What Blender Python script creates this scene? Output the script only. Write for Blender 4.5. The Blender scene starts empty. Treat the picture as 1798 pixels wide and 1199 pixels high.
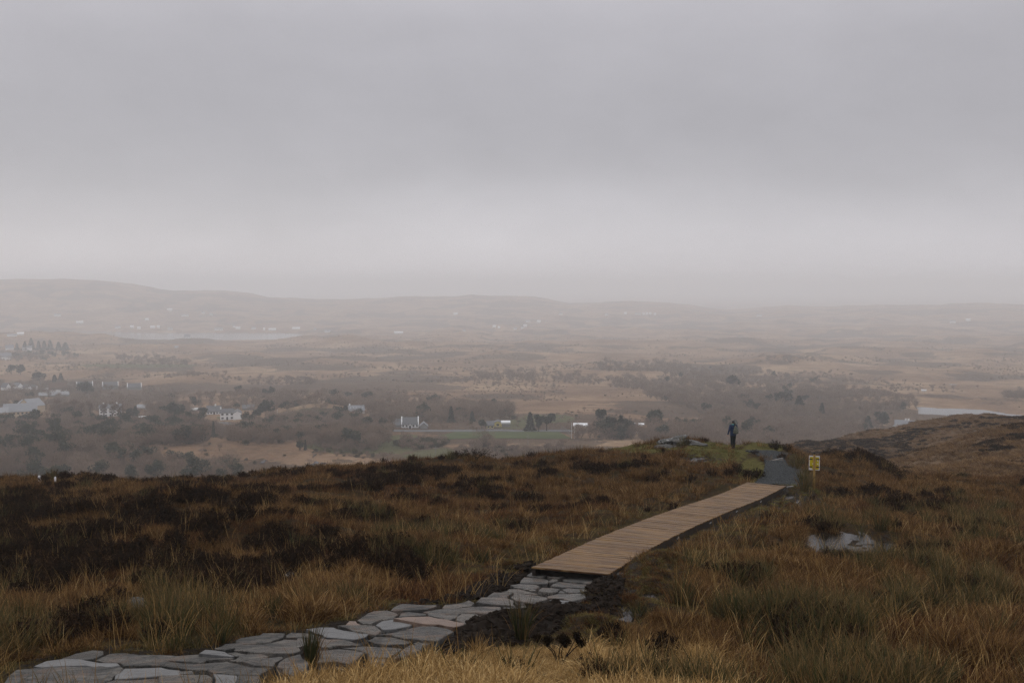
import bpy, bmesh, math, random
import numpy as np
from mathutils import Vector, Matrix, noise as mnoise

# ------------------------------------------------------------------ camera, sky, sun, exposure
sc = bpy.context.scene
COL = sc.collection
CAM_Z = 134.0                      # metres above the bay
F_PX, CX, CY = 1748.0, 899.0, 599.5
PITCH = math.atan((CY - 500.0) / F_PX)
cam_d = bpy.data.cameras.new('camera')
cam_d.lens = 35.0; cam_d.sensor_width = 36.0
cam_d.clip_start = 0.1; cam_d.clip_end = 40000
cam = bpy.data.objects.new('camera', cam_d); COL.objects.link(cam)
cam.location = (0, 0, CAM_Z)
cam.rotation_euler = (math.pi / 2 - PITCH, 0, 0)
sc.camera = cam

SUN_EL, SUN_AZ = math.radians(42), math.radians(-35)      # azimuth from +Y towards +X
world = bpy.data.worlds.new('World'); sc.world = world
world.use_nodes = True
wn, wl = world.node_tree.nodes, world.node_tree.links
wn.clear()
def W(t, **k):
    n = wn.new(t)
    for a, b in k.items(): setattr(n, a, b)
    return n
w_out = W('ShaderNodeOutputWorld')
w_bg1 = W('ShaderNodeBackground'); w_bg2 = W('ShaderNodeBackground'); w_add = W('ShaderNodeAddShader')
w_sky = W('ShaderNodeTexSky', sky_type='NISHITA', sun_disc=False)
w_sky.sun_elevation = SUN_EL; w_sky.sun_rotation = SUN_AZ
w_bg1.inputs[1].default_value = 0.0
w_tc = W('ShaderNodeTexCoord')
w_sep = W('ShaderNodeSeparateXYZ')
wl.new(w_tc.outputs['Generated'], w_sep.inputs[0])
# overcast cloud deck: brightness over the elevation, broken by slow horizontal noise
w_map = W('ShaderNodeMapping'); w_map.inputs['Scale'].default_value = (1.0, 1.0, 3.0)
wl.new(w_tc.outputs['Generated'], w_map.inputs[0])
w_n1 = W('ShaderNodeTexNoise'); w_n1.inputs['Scale'].default_value = 2.6; w_n1.inputs['Detail'].default_value = 3.0
w_n1.inputs['Roughness'].default_value = 0.45
wl.new(w_map.outputs[0], w_n1.inputs['Vector'])
w_mA = W('ShaderNodeMath', operation='MULTIPLY_ADD')      # z + (noise-0.5)*k
w_sub = W('ShaderNodeMath', operation='SUBTRACT'); w_sub.inputs[1].default_value = 0.5
wl.new(w_n1.outputs['Fac'], w_sub.inputs[0])
wl.new(w_sub.outputs[0], w_mA.inputs[0]); w_mA.inputs[1].default_value = 0.07
wl.new(w_sep.outputs['Z'], w_mA.inputs[2])
w_ramp = W('ShaderNodeValToRGB')
SKY = [(-0.02, .605), (0.035, .600), (0.062, .555), (0.105, .432), (0.17, .398), (0.27, .440), (0.45, .82), (0.7, 1.32), (1.0, 1.72)]
cr = w_ramp.color_ramp; cr.interpolation = 'B_SPLINE'
while len(cr.elements) < len(SKY): cr.elements.new(0.5)
for e, (p, v) in zip(cr.elements, SKY):
    e.position = (p + .05) / 1.05; e.color = (v * 1.0, v * .966, v * 1.024, 1)
w_mr = W('ShaderNodeMath', operation='MULTIPLY_ADD'); w_mr.inputs[1].default_value = 1 / 1.05; w_mr.inputs[2].default_value = .05 / 1.05
wl.new(w_mA.outputs[0], w_mr.inputs[0]); wl.new(w_mr.outputs[0], w_ramp.inputs[0])
w_n2 = W('ShaderNodeTexNoise'); w_n2.inputs['Scale'].default_value = 5.0; w_n2.inputs['Detail'].default_value = 6.0; w_n2.inputs['Roughness'].default_value = .58
w_map2 = W('ShaderNodeMapping'); w_map2.inputs['Scale'].default_value = (1.0, 1.0, 2.0)
wl.new(w_tc.outputs['Generated'], w_map2.inputs[0]); wl.new(w_map2.outputs[0], w_n2.inputs['Vector'])
w_k = W('ShaderNodeMapRange'); w_k.inputs[3].default_value = .925; w_k.inputs[4].default_value = 1.075
w_k.inputs[1].default_value = .25; w_k.inputs[2].default_value = .75
wl.new(w_n2.outputs['Fac'], w_k.inputs[0])
w_mul = W('ShaderNodeVectorMath', operation='SCALE')
wl.new(w_ramp.outputs[0], w_mul.inputs[0]); wl.new(w_k.outputs[0], w_mul.inputs['Scale'])
w_bg2.inputs[1].default_value = 1.0
wl.new(w_sky.outputs[0], w_bg1.inputs[0]); w_bg1.inputs[1].default_value = 0.006   # what little of the clear sky comes through the deck
wl.new(w_mul.outputs[0], w_bg2.inputs[0])
wl.new(w_bg1.outputs[0], w_add.inputs[0]); wl.new(w_bg2.outputs[0], w_add.inputs[1])
wl.new(w_add.outputs[0], w_out.inputs[0])

sun_d = bpy.data.lights.new('sun', 'SUN'); sun_d.energy = 0.6; sun_d.angle = math.radians(30); sun_d.color = (1, .96, .92)
sun = bpy.data.objects.new('sun', sun_d); COL.objects.link(sun)
sd = Vector((math.sin(SUN_AZ) * math.cos(SUN_EL), math.cos(SUN_AZ) * math.cos(SUN_EL), math.sin(SUN_EL)))
sun.location = (0, 0, CAM_Z + 30); sun.rotation_euler = sd.to_track_quat('Z', 'Y').to_euler()

vs = sc.view_settings
vs.view_transform = 'Standard'; vs.look = 'None'; vs.exposure = 0.0; vs.gamma = 1.0
vs.use_curve_mapping = False
cy = sc.cycles
cy.max_bounces = 5; cy.diffuse_bounces = 2; cy.glossy_bounces = 2; cy.transmission_bounces = 2
cy.volume_bounces = 2; cy.transparent_max_bounces = 4
cy.use_denoising = True; cy.denoising_prefilter = 'NONE'
cy.caustics_reflective = False; cy.caustics_refractive = False

# ------------------------------------------------------------------ helpers
rng = np.random.default_rng(11)
def tag(o, label=None, cat=None, group=None, kind=None):
    if label: o['label'] = label
    if cat: o['category'] = cat
    if group: o['group'] = group
    if kind: o['kind'] = kind
    return o
def mesh_np(name, V, F, mats=(), smooth=False, attrs=None):
    """F: list/array of equal-length faces, or a list of arrays of faces (tris, quads)."""
    me = bpy.data.meshes.new(name)
    V = np.asarray(V, dtype=np.float32)
    groups = F if isinstance(F, (list, tuple)) and len(F) and isinstance(F[0], np.ndarray) and F[0].ndim == 2 else [np.asarray(F, dtype=np.int32)]
    groups = [np.asarray(g, dtype=np.int32) for g in groups if len(g)]
    nl = sum(g.size for g in groups); nf = sum(len(g) for g in groups)
    me.vertices.add(len(V)); me.vertices.foreach_set('co', V.ravel())
    me.loops.add(nl); me.polygons.add(nf)
    me.loops.foreach_set('vertex_index', np.concatenate([g.ravel() for g in groups]))
    tot = np.concatenate([np.full(len(g), g.shape[1], dtype=np.int32) for g in groups])
    st = np.concatenate([[0], np.cumsum(tot)[:-1]]).astype(np.int32)
    me.polygons.foreach_set('loop_start', st)
    if smooth: me.polygons.foreach_set('use_smooth', np.ones(nf, dtype=bool))
    me.update(calc_edges=True)
    for m in mats: me.materials.append(m)
    if attrs:
        for k, a in attrs.items():
            a = np.asarray(a, dtype=np.float32)
            if a.ndim == 1:
                at = me.attributes.new(k, 'FLOAT', 'POINT'); at.data.foreach_set('value', a)
            else:
                at = me.attributes.new(k, 'FLOAT_COLOR', 'POINT'); at.data.foreach_set('color', a.ravel())
    return me
def link(name, data, parent=None, loc=None, rotz=None):
    o = bpy.data.objects.new(name, data); COL.objects.link(o)
    if parent is not None: o.parent = parent
    if loc is not None: o.location = loc
    if rotz is not None: o.rotation_euler = (0, 0, rotz)
    return o
class MB:
    """collects boxes, prisms and tubes into one mesh"""
    def __init__(s): s.v = []; s.f = []
    def add(s, V, F):
        b = len(s.v); s.v += [tuple(p) for p in V]; s.f += [tuple(i + b for i in f) for f in F]; return s
    def box(s, x0, x1, y0, y1, z0, z1):
        return s.add([(x0, y0, z0), (x1, y0, z0), (x1, y1, z0), (x0, y1, z0), (x0, y0, z1), (x1, y0, z1), (x1, y1, z1), (x0, y1, z1)],
                     [(3, 2, 1, 0), (4, 5, 6, 7), (0, 1, 5, 4), (1, 2, 6, 5), (2, 3, 7, 6), (3, 0, 4, 7)])
    def tube(s, pts, rad, n=6, cap=True):
        pts = [Vector(p) for p in pts]; V = []
        if not hasattr(rad, '__len__'): rad = [rad] * len(pts)
        for i, p in enumerate(pts):
            d = (pts[min(i + 1, len(pts) - 1)] - pts[max(i - 1, 0)]).normalized()
            a = d.orthogonal().normalized() if i == 0 else (a - d * a.dot(d)).normalized()
            b = d.cross(a)
            for k in range(n):
                t = 2 * math.pi * k / n
                V.append(p + (a * math.cos(t) + b * math.sin(t)) * rad[i])
        F = []
        for i in range(len(pts) - 1):
            for k in range(n):
                F.append((i * n + k, i * n + (k + 1) % n, (i + 1) * n + (k + 1) % n, (i + 1) * n + k))
        if cap: F += [tuple(range(n))[::-1], tuple(range((len(pts) - 1) * n, len(pts) * n))]
        return s.add(V, F)
    def build(s, name, mat, parent=None, loc=None, rotz=None, smooth=False):
        me = bpy.data.meshes.new(name); me.from_pydata(s.v, [], s.f)
        if mat: me.materials.append(mat)
        if smooth: me.polygons.foreach_set('use_smooth', np.ones(len(me.polygons), dtype=bool))
        me.update()
        return link(name, me, parent, loc, rotz)

# 2-D value noise
def _hash(ix, iy, seed):
    h = (ix.astype(np.int64) * 374761393 + iy.astype(np.int64) * 668265263 + seed * 1442695041) & 0xffffffff
    h = ((h ^ (h >> 13)) * 1274126177) & 0xffffffff
    h = ((h ^ (h >> 16)) * 2246822519) & 0xffffffff
    return ((h ^ (h >> 15)) & 0xffffff).astype(np.float64) / 0xffffff
def vnoise(x, y, seed=0):
    x = np.asarray(x, float); y = np.asarray(y, float)
    ix = np.floor(x); iy = np.floor(y); fx = x - ix; fy = y - iy
    ix = ix.astype(np.int64); iy = iy.astype(np.int64)
    ux = fx * fx * fx * (fx * (fx * 6 - 15) + 10); uy = fy * fy * fy * (fy * (fy * 6 - 15) + 10)
    a = _hash(ix, iy, seed); b = _hash(ix + 1, iy, seed); c = _hash(ix, iy + 1, seed); d = _hash(ix + 1, iy + 1, seed)
    return (a + (b - a) * ux) * (1 - uy) + (c + (d - c) * ux) * uy
def fbm(x, y, seed=0, oct=4, gain=.5):
    s = 0; a = 1; t = 0
    for o in range(oct):
        s = s + a * vnoise(x * 2 ** o + 17.3 * o, y * 2 ** o - 9.1 * o, seed + o); t += a; a *= gain
    return s / t           # 0..1, mean .5
def sstep(a, b, x):
    t = np.clip((x - a) / (b - a), 0, 1); return t * t * (3 - 2 * t)
def in_poly(px, py, poly):
    px = np.asarray(px); py = np.asarray(py); c = np.zeros(px.shape, bool)
    n = len(poly)
    for i in range(n):
        x1, y1 = poly[i]; x2, y2 = poly[(i + 1) % n]
        if y1 == y2: continue
        cond = ((y1 > py) != (y2 > py)) & (px < (x2 - x1) * (py - y1) / (y2 - y1) + x1)
        c ^= cond
    return c
def seg_dist(px, py, pts):
    d = np.full(np.shape(px), 1e9)
    for (x1, y1), (x2, y2) in zip(pts[:-1], pts[1:]):
        dx, dy = x2 - x1, y2 - y1
        t = np.clip(((px - x1) * dx + (py - y1) * dy) / (dx * dx + dy * dy + 1e-9), 0, 1)
        d = np.minimum(d, np.hypot(px - x1 - t * dx, py - y1 - t * dy))
    return d

# photograph geometry: used only to measure where things stand on the land
TP = math.tan(PITCH); CP, SP = math.cos(PITCH), math.sin(PITCH)
def project(x, y, z):
    dz = z - CAM_Z
    f = y * CP - dz * SP; u = y * SP + dz * CP
    return CX + F_PX * x / f, CY - F_PX * u / f
def h_of(ypx, Y):                  # drop below the camera seen at image row ypx and depth Y
    v = (CY - ypx) / F_PX
    return Y * (TP - v) / (1 + v * TP)
# ------------------------------------------------------------------ the land: one polar sheet round the viewpoint
def tab(u, pts):
    xs, ys = zip(*pts); return np.interp(u, xs, ys)
th_in = np.arctan((np.arange(-500, 2301, 5.0) - CX) / F_PX)
th_out = np.radians(np.arange(5, 180, 5.0))
edgeL, edgeR = th_in[0], th_in[-1]
left = np.linspace(-math.pi, edgeL, 32)[:-1]; right = np.linspace(edgeR, math.pi, 32)[1:]
TH = np.concatenate([left, th_in, right])
def geo(a, b, q): return a * q ** np.arange(0, int(math.log(b / a) / math.log(q)) + 1)
R = np.concatenate([geo(.6, 10, 1.05), geo(10, 66, 1.0075)[1:], geo(66, 420, 1.013)[1:], geo(420, 5200, 1.011)[1:], geo(5200, 12500, 1.06)[1:]])
LR = np.log(R)
U = CX + F_PX * np.tan(np.clip(TH, -1.2, 1.2)); U = np.clip(U, -900, 2700)
def skyline(u): return tab(u, [(-900, 480), (-300, 488), (0, 491), (110, 490), (200, 495), (260, 503), (300, 510), (400, 511), (440, 515), (470, 522), (560, 526), (620, 525), (700, 521), (800, 519), (828, 516.5), (860, 519), (920, 519.5), (960, 525), (1000, 532), (1050, 531), (1100, 529), (1180, 531), (1240, 540), (1275, 544), (1330, 541), (1380, 537), (1450, 539), (1500, 537), (1600, 536), (1730, 532.5), (1800, 536), (2000, 530), (2700, 528)])
def crest_y(u): return tab(u, [(-900, 11), (800, 11), (1050, 8), (1140, 3), (1210, 0), (1400, 0), (1450, 5), (1560, 9), (2700, 9)]) + tab(u, [(-900, 845), (-300, 842), (0, 839), (100, 842), (170, 840), (300, 843), (420, 838), (470, 830), (560, 822), (640, 815), (740, 807), (790, 803), (900, 803), (960, 795), (1050, 784), (1120, 777), (1160, 774), (1210, 774), (1245, 780), (1280, 787), (1305, 787), (1330, 782), (1360, 780), (1385, 786), (1420, 800), (1470, 801), (1520, 803), (1560, 820), (1600, 833), (1700, 836), (1800, 839), (2700, 850)])
def crest_r(u): return tab(u, [(-900, 46), (0, 46), (400, 47), (500, 50), (800, 57), (1000, 60), (1200, 62), (1287, 58), (1340, 60), (1480, 62), (1560, 60), (1650, 58), (1800, 56), (2700, 54)])
base_r = np.array([.6, 3, 8, 11, 14, 18, 22, 26, 30, 38]); base_h = np.array([1.62, 2.25, 3.72, 4.45, 5.02, 5.73, 6.36, 6.86, 7.32, 8.2])
def pchip(x, y, xi):
    h = np.diff(x); d = np.diff(y) / h
    m = np.zeros(len(x))
    w1 = 2 * h[1:] + h[:-1]; w2 = h[1:] + 2 * h[:-1]
    ok = d[:-1] * d[1:] > 0
    m[1:-1][ok] = (w1 + w2)[ok] / (w1[ok] / d[:-1][ok] + w2[ok] / d[1:][ok])
    m[0] = d[0]; m[-1] = d[-1]
    k = np.clip(np.searchsorted(x, xi) - 1, 0, len(x) - 2)
    t = (xi - x[k]) / h[k]
    return (y[k] * (1 + 2 * t) * (1 - t) ** 2 + m[k] * h[k] * t * (1 - t) ** 2 + y[k + 1] * t * t * (3 - 2 * t) + m[k + 1] * h[k] * t * t * (t - 1))
H = np.zeros((len(TH), len(R)))
for j, (th, u) in enumerate(zip(TH, U)):
    c = max(math.cos(th), .35)
    rc = crest_r(u) / max(math.cos(th), .75)
    right_hill = sstep(1300, 1400, u)
    yA = tab(u, [(0, 885), (900, 850), (1300, 850), (1450, 845), (1800, 851)])
    yB = tab(u, [(1200, 905), (1350, 870), (1450, 838), (1500, 829), (1550, 820), (1600, 806), (1650, 793), (1720, 775), (1800, 757), (2000, 715), (2700, 690)])
    yD = tab(u, [(900, 868), (1290, 840), (1330, 806), (1365, 788), (1400, 781), (1450, 777), (1490, 765), (1530, 754), (1570, 747), (1620, 739), (1680, 733), (1740, 731), (1800, 733), (1900, 737), (2700, 720)])
    yC = tab(u, [(1200, 895), (1350, 840), (1420, 812), (1480, 803), (1560, 812), (1620, 806), (1700, 786), (1800, 763), (2000, 722), (2700, 700)])
    hE = tab(u, [(1290, 62.5), (1450, 58), (1600, 53), (2700, 50)])
    hv = {350: tab(u, [(1250, 66), (1500, 62), (1650, 60)]), 450: tab(u, [(1250, 70.5), (1600, 76)]), 550: tab(u, [(1250, 75.5), (1550, 82.5)]), 630: tab(u, [(1250, 80), (1550, 86)]),
          720: tab(u, [(1250, 84.5), (1550, 86.4)]), 900: 92, 1150: 99, 1600: 110, 2100: 121, 2550: 130.5, 3050: 130.5}
    rr = list(base_r) + [rc, 85 / max(c, .8), 150, 178, 265, 320]
    hh = list(base_h) + [h_of(crest_y(u), rc * max(c, .75)), h_of(yA, 85), h_of(yB, 150 * max(c, .8)), h_of(yC, 178 * max(c, .8)), h_of(yD, 265 * max(c, .8)), hE]
    for k, v in hv.items(): rr.append(k); hh.append(float(v))
    hs = h_of(skyline(u), 4600 * max(c, .8))
    rr += [3700, 4600, 5400, 12600]; hh += [hs * .35 + 130 * .65, hs, hs + 50, 139]
    H[j] = pchip(np.log(np.array(rr)), np.array(hh), LR)
XX = np.sin(TH)[:, None] * R[None, :]; YY = np.cos(TH)[:, None] * R[None, :]
Z = CAM_Z - H
# behind the viewpoint the mountainside goes on upwards
back = sstep(0, 30, -YY) * sstep(0.0, 1.0, -np.cos(TH))[:, None]
Z = Z * (1 - back) + np.minimum(CAM_Z + 25, CAM_Z - 1.6 + .12 * np.maximum(-YY, 0)) * back
Z_SMOOTH = Z.copy()
zgrid = Z_SMOOTH
def zt(x, y, G=None):
    G = zgrid if G is None else G
    x = np.asarray(x, float); y = np.asarray(y, float)
    th = np.arctan2(x, y); lr = np.log(np.maximum(np.hypot(x, y), .61))
    j = np.clip(np.searchsorted(TH, th) - 1, 0, len(TH) - 2); i = np.clip(np.searchsorted(LR, lr) - 1, 0, len(LR) - 2)
    a = (th - TH[j]) / (TH[j + 1] - TH[j]); b = np.clip((lr - LR[i]) / (LR[i + 1] - LR[i]), 0, 1)
    return (G[j, i] * (1 - a) + G[j + 1, i] * a) * (1 - b) + (G[j, i + 1] * (1 - a) + G[j + 1, i + 1] * a) * b
def ground_at(px, py, rmin=3.0, rmax=9000.0, lift=0.0, G=None):
    """point of the land seen at a place in the photograph"""
    dx, du = (px - CX) / F_PX, (CY - py) / F_PX
    d = np.array([dx, CP + du * SP, -SP + du * CP])
    hr = math.hypot(d[0], d[1])
    rs = np.exp(np.linspace(math.log(rmin), math.log(rmax), 2600))
    t = rs / hr
    diff = CAM_Z + d[2] * t - (zt(d[0] * t, d[1] * t, G) + lift)
    k = np.argmax(diff < 0)
    if diff[k] >= 0: k = int(np.argmin(diff))
    if k > 0 and diff[k] < 0 <= diff[k - 1]:
        tt = t[k - 1] + (t[k] - t[k - 1]) * diff[k - 1] / (diff[k - 1] - diff[k])
    else: tt = t[k]
    return Vector((d[0] * tt, d[1] * tt, CAM_Z + d[2] * tt))
def gpoly(pts, **k): return [tuple(ground_at(x, y, **k)[:2]) for x, y in pts]

# ---- places measured on the smooth land
BW_L = [(946, 998.5), (1025, 959.6), (1078, 933), (1131, 914), (1178, 899), (1214, 885), (1261, 868), (1314, 849)]
BW_R = [(1056, 1010), (1117, 974), (1167, 946), (1214, 925), (1259, 907), (1289, 894), (1328, 878), (1378, 854)]
def mid(a, b): return ((a[0] + b[0]) / 2, (a[1] + b[1]) / 2)
def resample(pts, n):
    pts = np.array(pts, float); s = np.concatenate([[0], np.cumsum(np.hypot(*np.diff(pts, axis=0).T))])
    t = np.linspace(0, s[-1], n); return np.stack([np.interp(t, s, pts[:, 0]), np.interp(t, s, pts[:, 1])], 1)
BW_LIFT = .20
_l = resample([tuple(ground_at(x, y, lift=BW_LIFT)[:2]) for x, y in BW_L], 24)
_r = resample([tuple(ground_at(x, y, lift=BW_LIFT)[:2]) for x, y in BW_R], 24)
BW_W = float(np.median(np.hypot(*(_l - _r).T)))
BW_C = (_l + _r) / 2
for _ in range(3): BW_C[1:-1] = (BW_C[:-2] + 2 * BW_C[1:-1] + BW_C[2:]) / 4
print('boardwalk width', BW_W, 'ends', _l[0], _r[0], _l[-1], _r[-1])
GR_PAIRS = [((1322, 852), (1409, 859)), ((1341, 835), (1411, 840)), ((1342, 825), (1413, 826)), ((1344, 815), (1383, 817)), ((1341, 806), (1377, 807)), ((1325, 797), (1384, 798)), ((1309, 792.5), (1352, 791.5))]
GR_W = [(ground_at(*a), ground_at(*b)) for a, b in GR_PAIRS]
GR_POLY = [tuple(a[:2]) for a, b in GR_W] + [tuple(b[:2]) for a, b in GR_W[::-1]]
ST_OUT = gpoly([(-40, 1215), (30, 1170), (110, 1142), (185, 1138), (300, 1146), (390, 1130), (450, 1112), (520, 1108), (560, 1098), (630, 1085), (690, 1058), (760, 1062), (830, 1052), (880, 1030), (930, 1005), (945, 998), (1046, 1010), (1030, 1048), (960, 1062), (905, 1075), (850, 1085), (795, 1108), (765, 1128), (720, 1150), (690, 1165), (640, 1185), (560, 1210), (300, 1240), (0, 1260)], lift=.03)
PEAT_R = gpoly([(770, 1150), (800, 1105), (860, 1082), (930, 1068), (1000, 1050), (1040, 1020), (1090, 1012), (1100, 1040), (1070, 1068), (1000, 1085), (940, 1115), (880, 1140), (820, 1160)])
PEAT_L = gpoly([(770, 1055), (830, 1030), (880, 1008), (935, 996), (925, 1012), (880, 1034), (830, 1054), (700, 1064)])
PUDDLES = [(1502, 960, 60, 8), (1452, 954, 32, 5.5), (1393, 876, 17, 6), (1369, 885, 11, 4), (1122, 1009, 24, 5), (1155, 1021, 30, 6), (1142, 1037, 22, 6), (1100, 1063, 34, 6), (1172, 1011, 16, 4), (1290, 1052, 12, 5), (985, 968, 11, 3), (888, 1005, 15, 3.5), (1228, 806, 17, 3.5), (1040, 1092, 16, 4)]
PUD = []
for (px, py, rx, ry) in PUDDLES:
    c = ground_at(px, py); e = ground_at(px + rx, py); a = ground_at(px, py - ry); b = ground_at(px, py + ry)
    PUD.append((c, abs(e.x - c.x), max(.22, (a - b).length / 2 * 1.25)))
LAKE_H = 87.0
def on_plane(px, py, h):
    dx, du = (px - CX) / F_PX, (CY - py) / F_PX
    d = (dx, CP + du * SP, -SP + du * CP); t = -h / d[2]
    return (d[0] * t, d[1] * t)
LAKE = [on_plane(x, y, LAKE_H) for x, y in [(1607, 714), (1625, 714.5), (1650, 717), (1690, 717), (1715, 718), (1745, 722), (1775, 727), (1830, 731), (1900, 738), (1900, 760), (1700, 745), (1660, 730), (1640, 728.5), (1612, 726.5), (1610, 720)]]
BAY_H = 134.0
BAY = [on_plane(x, y, BAY_H) for x, y in [(-300, 586), (60, 580), (100, 576), (160, 578), (200, 582.5), (260, 584), (400, 584), (520, 584.5), (545, 588), (520, 592), (470, 601), (440, 604), (400, 602), (340, 606), (270, 606), (210, 604), (140, 598), (60, 600), (-300, 604)]]
PITCH_POLY = gpoly([(770, 766), (800, 758.5), (980, 758.5), (1003, 770), (960, 771), (900, 770), (840, 769), (780, 772)], rmin=330)

# ---- relief
X, Y, RR = XX, YY, np.broadcast_to(R[None, :], XX.shape)
near_path = np.minimum(seg_dist(X, Y, [tuple(p) for p in BW_C]), 50)
d_path = near_path - .7
inside_st = in_poly(X, Y, ST_OUT); inside_gr = in_poly(X, Y, GR_POLY)
d_st = seg_dist(X, Y, ST_OUT + ST_OUT[:1]); d_gr = seg_dist(X, Y, GR_POLY + GR_POLY[:1])
d_any = np.minimum(np.minimum(np.where(inside_st, 0, d_st), np.where(inside_gr, 0, d_gr)), np.maximum(d_path, 0))
quiet = sstep(0.0, 1.6, d_any)
near = (1 - sstep(62, 90, RR)) * sstep(3, 9, RR)
n1 = fbm(X / 2.3, Y / 2.3, 3, 4) - .5; n2 = fbm(X / 7.5, Y / 7.5, 9, 3) - .5
dZ = near * quiet * (n1 * .55 + n2 * .7 * sstep(.5, 4, d_any))
midw = sstep(70, 100, RR) * (1 - sstep(280, 380, RR))
dZ += midw * ((fbm(X / 16, Y / 16, 21, 4) - .5) * 3.0 + (fbm(X / 3.2, Y / 3.2, 22, 3) - .5) * 1.0)
inl = in_poly(X, Y, LAKE); inb = in_poly(X, Y, BAY); inp = in_poly(X, Y, PITCH_POLY)
d_lake = np.where(inl, 0, seg_dist(X, Y, LAKE + LAKE[:1])); d_bay = np.where(inb, 0, seg_dist(X, Y, BAY + BAY[:1])); d_pit = np.where(inp, 0, seg_dist(X, Y, PITCH_POLY + PITCH_POLY[:1]))
calm = sstep(5, 90, d_lake) * sstep(20, 160, d_bay) * sstep(5, 50, d_pit)
val = sstep(320, 480, RR); PXC = CX + F_PX * X / np.maximum(Y, .1)
amp = np.interp(RR, [320, 500, 900, 1500, 2500, 4600, 5400], [1.2, 2.6, 7, 13, 18, 16, 16])
kn = np.maximum(fbm(X / 150, Y / 150, 31, 4) - .47, -.06) * 2.0 + (fbm(X / 45, Y / 45, 35, 3) - .5) * .35
calm_b = 1 - .75 * np.exp(-((RR - 2250) / 260) ** 2) * sstep(60, 160, PXC) * (1 - sstep(500, 620, PXC))     # low ground this side of the bay
dZ += val * calm * calm_b * amp * kn * (1 - .85 * sstep(3900, 4500, RR))
dZ += sstep(3800, 4500, RR) * (1 - sstep(5000, 6000, RR)) * (fbm(X / 120, Y / 120, 41, 4) - .5) * 12
def bump(px, py, r0, wx, wy, hgt, rmin=3.0):
    c = ground_at(px, py, rmin=rmin); d = math.hypot(c.x, c.y)
    if r0: c = c * (r0 / d) ; d = r0
    ang = math.atan2(c.x, c.y); ex = X - c.x; ey = Y - c.y
    a = ex * math.cos(ang) - ey * math.sin(ang); b = ex * math.sin(ang) + ey * math.cos(ang)
    return hgt * np.exp(-(a / wx) ** 2 - (b / wy) ** 2)
for b in [(838, 802, 56.5, 1.7, 2.0, .42, 3), (1500, 803, 60, 2.2, 2.5, .35, 3), (370, 900, 0, 2.6, 2.2, .55, 3), (480, 940, 0, 2.0, 2.0, .35, 3), (120, 930, 0, 2.5, 2, .35, 3),
          (1165, 775, 61, 1.4, 1.5, .25, 3), (650, 980, 0, 1.4, 1.2, .3, 3), (160, 840, 45, 1.6, 1.6, .22, 3), (1250, 795, 0, 2.0, 2.0, .25, 3)]:
    dZ += bump(*b[:6], rmin=b[6]) * np.maximum(quiet, .15)
for b in [(612, 606, 1950, 75, 60, 22, 400), (700, 612, 1850, 90, 60, 9, 400), (545, 606, 2150, 60, 60, 15, 400), (495, 606, 2260, 45, 50, 5, 400), (178, 606, 2250, 36, 60, 13, 400), (40, 600, 2350, 190, 130, 30, 400), (325, 608, 2260, 40, 40, 9, 400), (365, 608, 2260, 28, 40, 6, 400), (235, 608, 2260, 36, 40, 5, 400),
          (1385, 640, 1350, 55, 50, 9, 400), (1560, 600, 2200, 150, 60, 9, 400), (1740, 590, 2500, 220, 90, 14, 400), (560, 730, 0, 28, 16, 8, 330), (300, 800, 0, 60, 40, 3.0, 330), (480, 800, 0, 55, 35, 3.0, 330)]:
    dZ += bump(*b[:6], rmin=b[6])
Z = Z_SMOOTH + dZ
Z += np.where(in_poly(X, Y, PEAT_R), 1, 0) * sstep(0, .5, seg_dist(X, Y, PEAT_R + PEAT_R[:1])) * (.10 + .35 * (fbm(X / .6, Y / .6, 77, 4) - .35)) * (~inside_st)
Z += np.where(in_poly(X, Y, PEAT_L), 1, 0) * sstep(0, .4, seg_dist(X, Y, PEAT_L + PEAT_L[:1])) * (.03 + .2 * (fbm(X / .6, Y / .6, 78, 4) - .4)) * (~inside_st)
Z -= .05 * inside_st + .03 * inside_gr
# under and beside the boardwalk the bog lies lower
Z -= .06 * (1 - sstep(.3, 1.3, near_path))
PUDZ = []
for (c, rx, ry) in PUD:
    ang = math.atan2(c.x, c.y); ex = X - c.x; ey = Y - c.y
    a = (ex * math.cos(ang) - ey * math.sin(ang)) / (rx * 1.15); b = (ex * math.sin(ang) + ey * math.cos(ang)) / (ry * 1.15)
    q = np.sqrt(a * a + b * b) * (1 + .7 * (fbm(X / .45, Y / .45, 57, 2) - .5)); m = q < 3.0
    z0 = float(zt(c.x, c.y, Z)) - .03
    w = 1 - sstep(1.5, 2.9, q); rim = sstep(.70, 1.15, q)
    Z = np.where(m, Z * (1 - w) + (z0 + (-.045 - (.035 if rx > 1.0 else 0) + (.12 if rx > 1.0 else .26) * (fbm(X / .30, Y / .22, 55, 2) - .46)) * (1 - rim) + (.01 + .14 * fbm(X / .35, Y / .3, 56, 2)) * rim) * w, Z)
    PUDZ.append(z0)
# lake, bay and pitch
Zl = CAM_Z - LAKE_H
Z = np.where(d_lake < 60, np.maximum(Z, Zl + .25 + .02 * d_lake), Z); Z = np.where(inl & (seg_dist(X, Y, LAKE + LAKE[:1]) > 1), Zl - 1.5, Z)
Z = np.where((RR > 1700), np.maximum(Z, .4 + .004 * np.minimum(d_bay, 500)), Z)
Zb = np.where(inb & (Z < 4.5), -1.5, Z); Z = np.where(RR > 1700, Zb, Z)
pz = float(np.mean([zt(p[0], p[1], Z_SMOOTH) for p in PITCH_POLY]))
Z = np.where(d_pit < 40, Z + (Z_SMOOTH - Z) * (1 - sstep(5, 40, d_pit)), Z)
Z = np.where(RR > 5600, np.minimum(Z, 40), Z)
Z = np.maximum(Z, -4)
zgrid = Z
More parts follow.
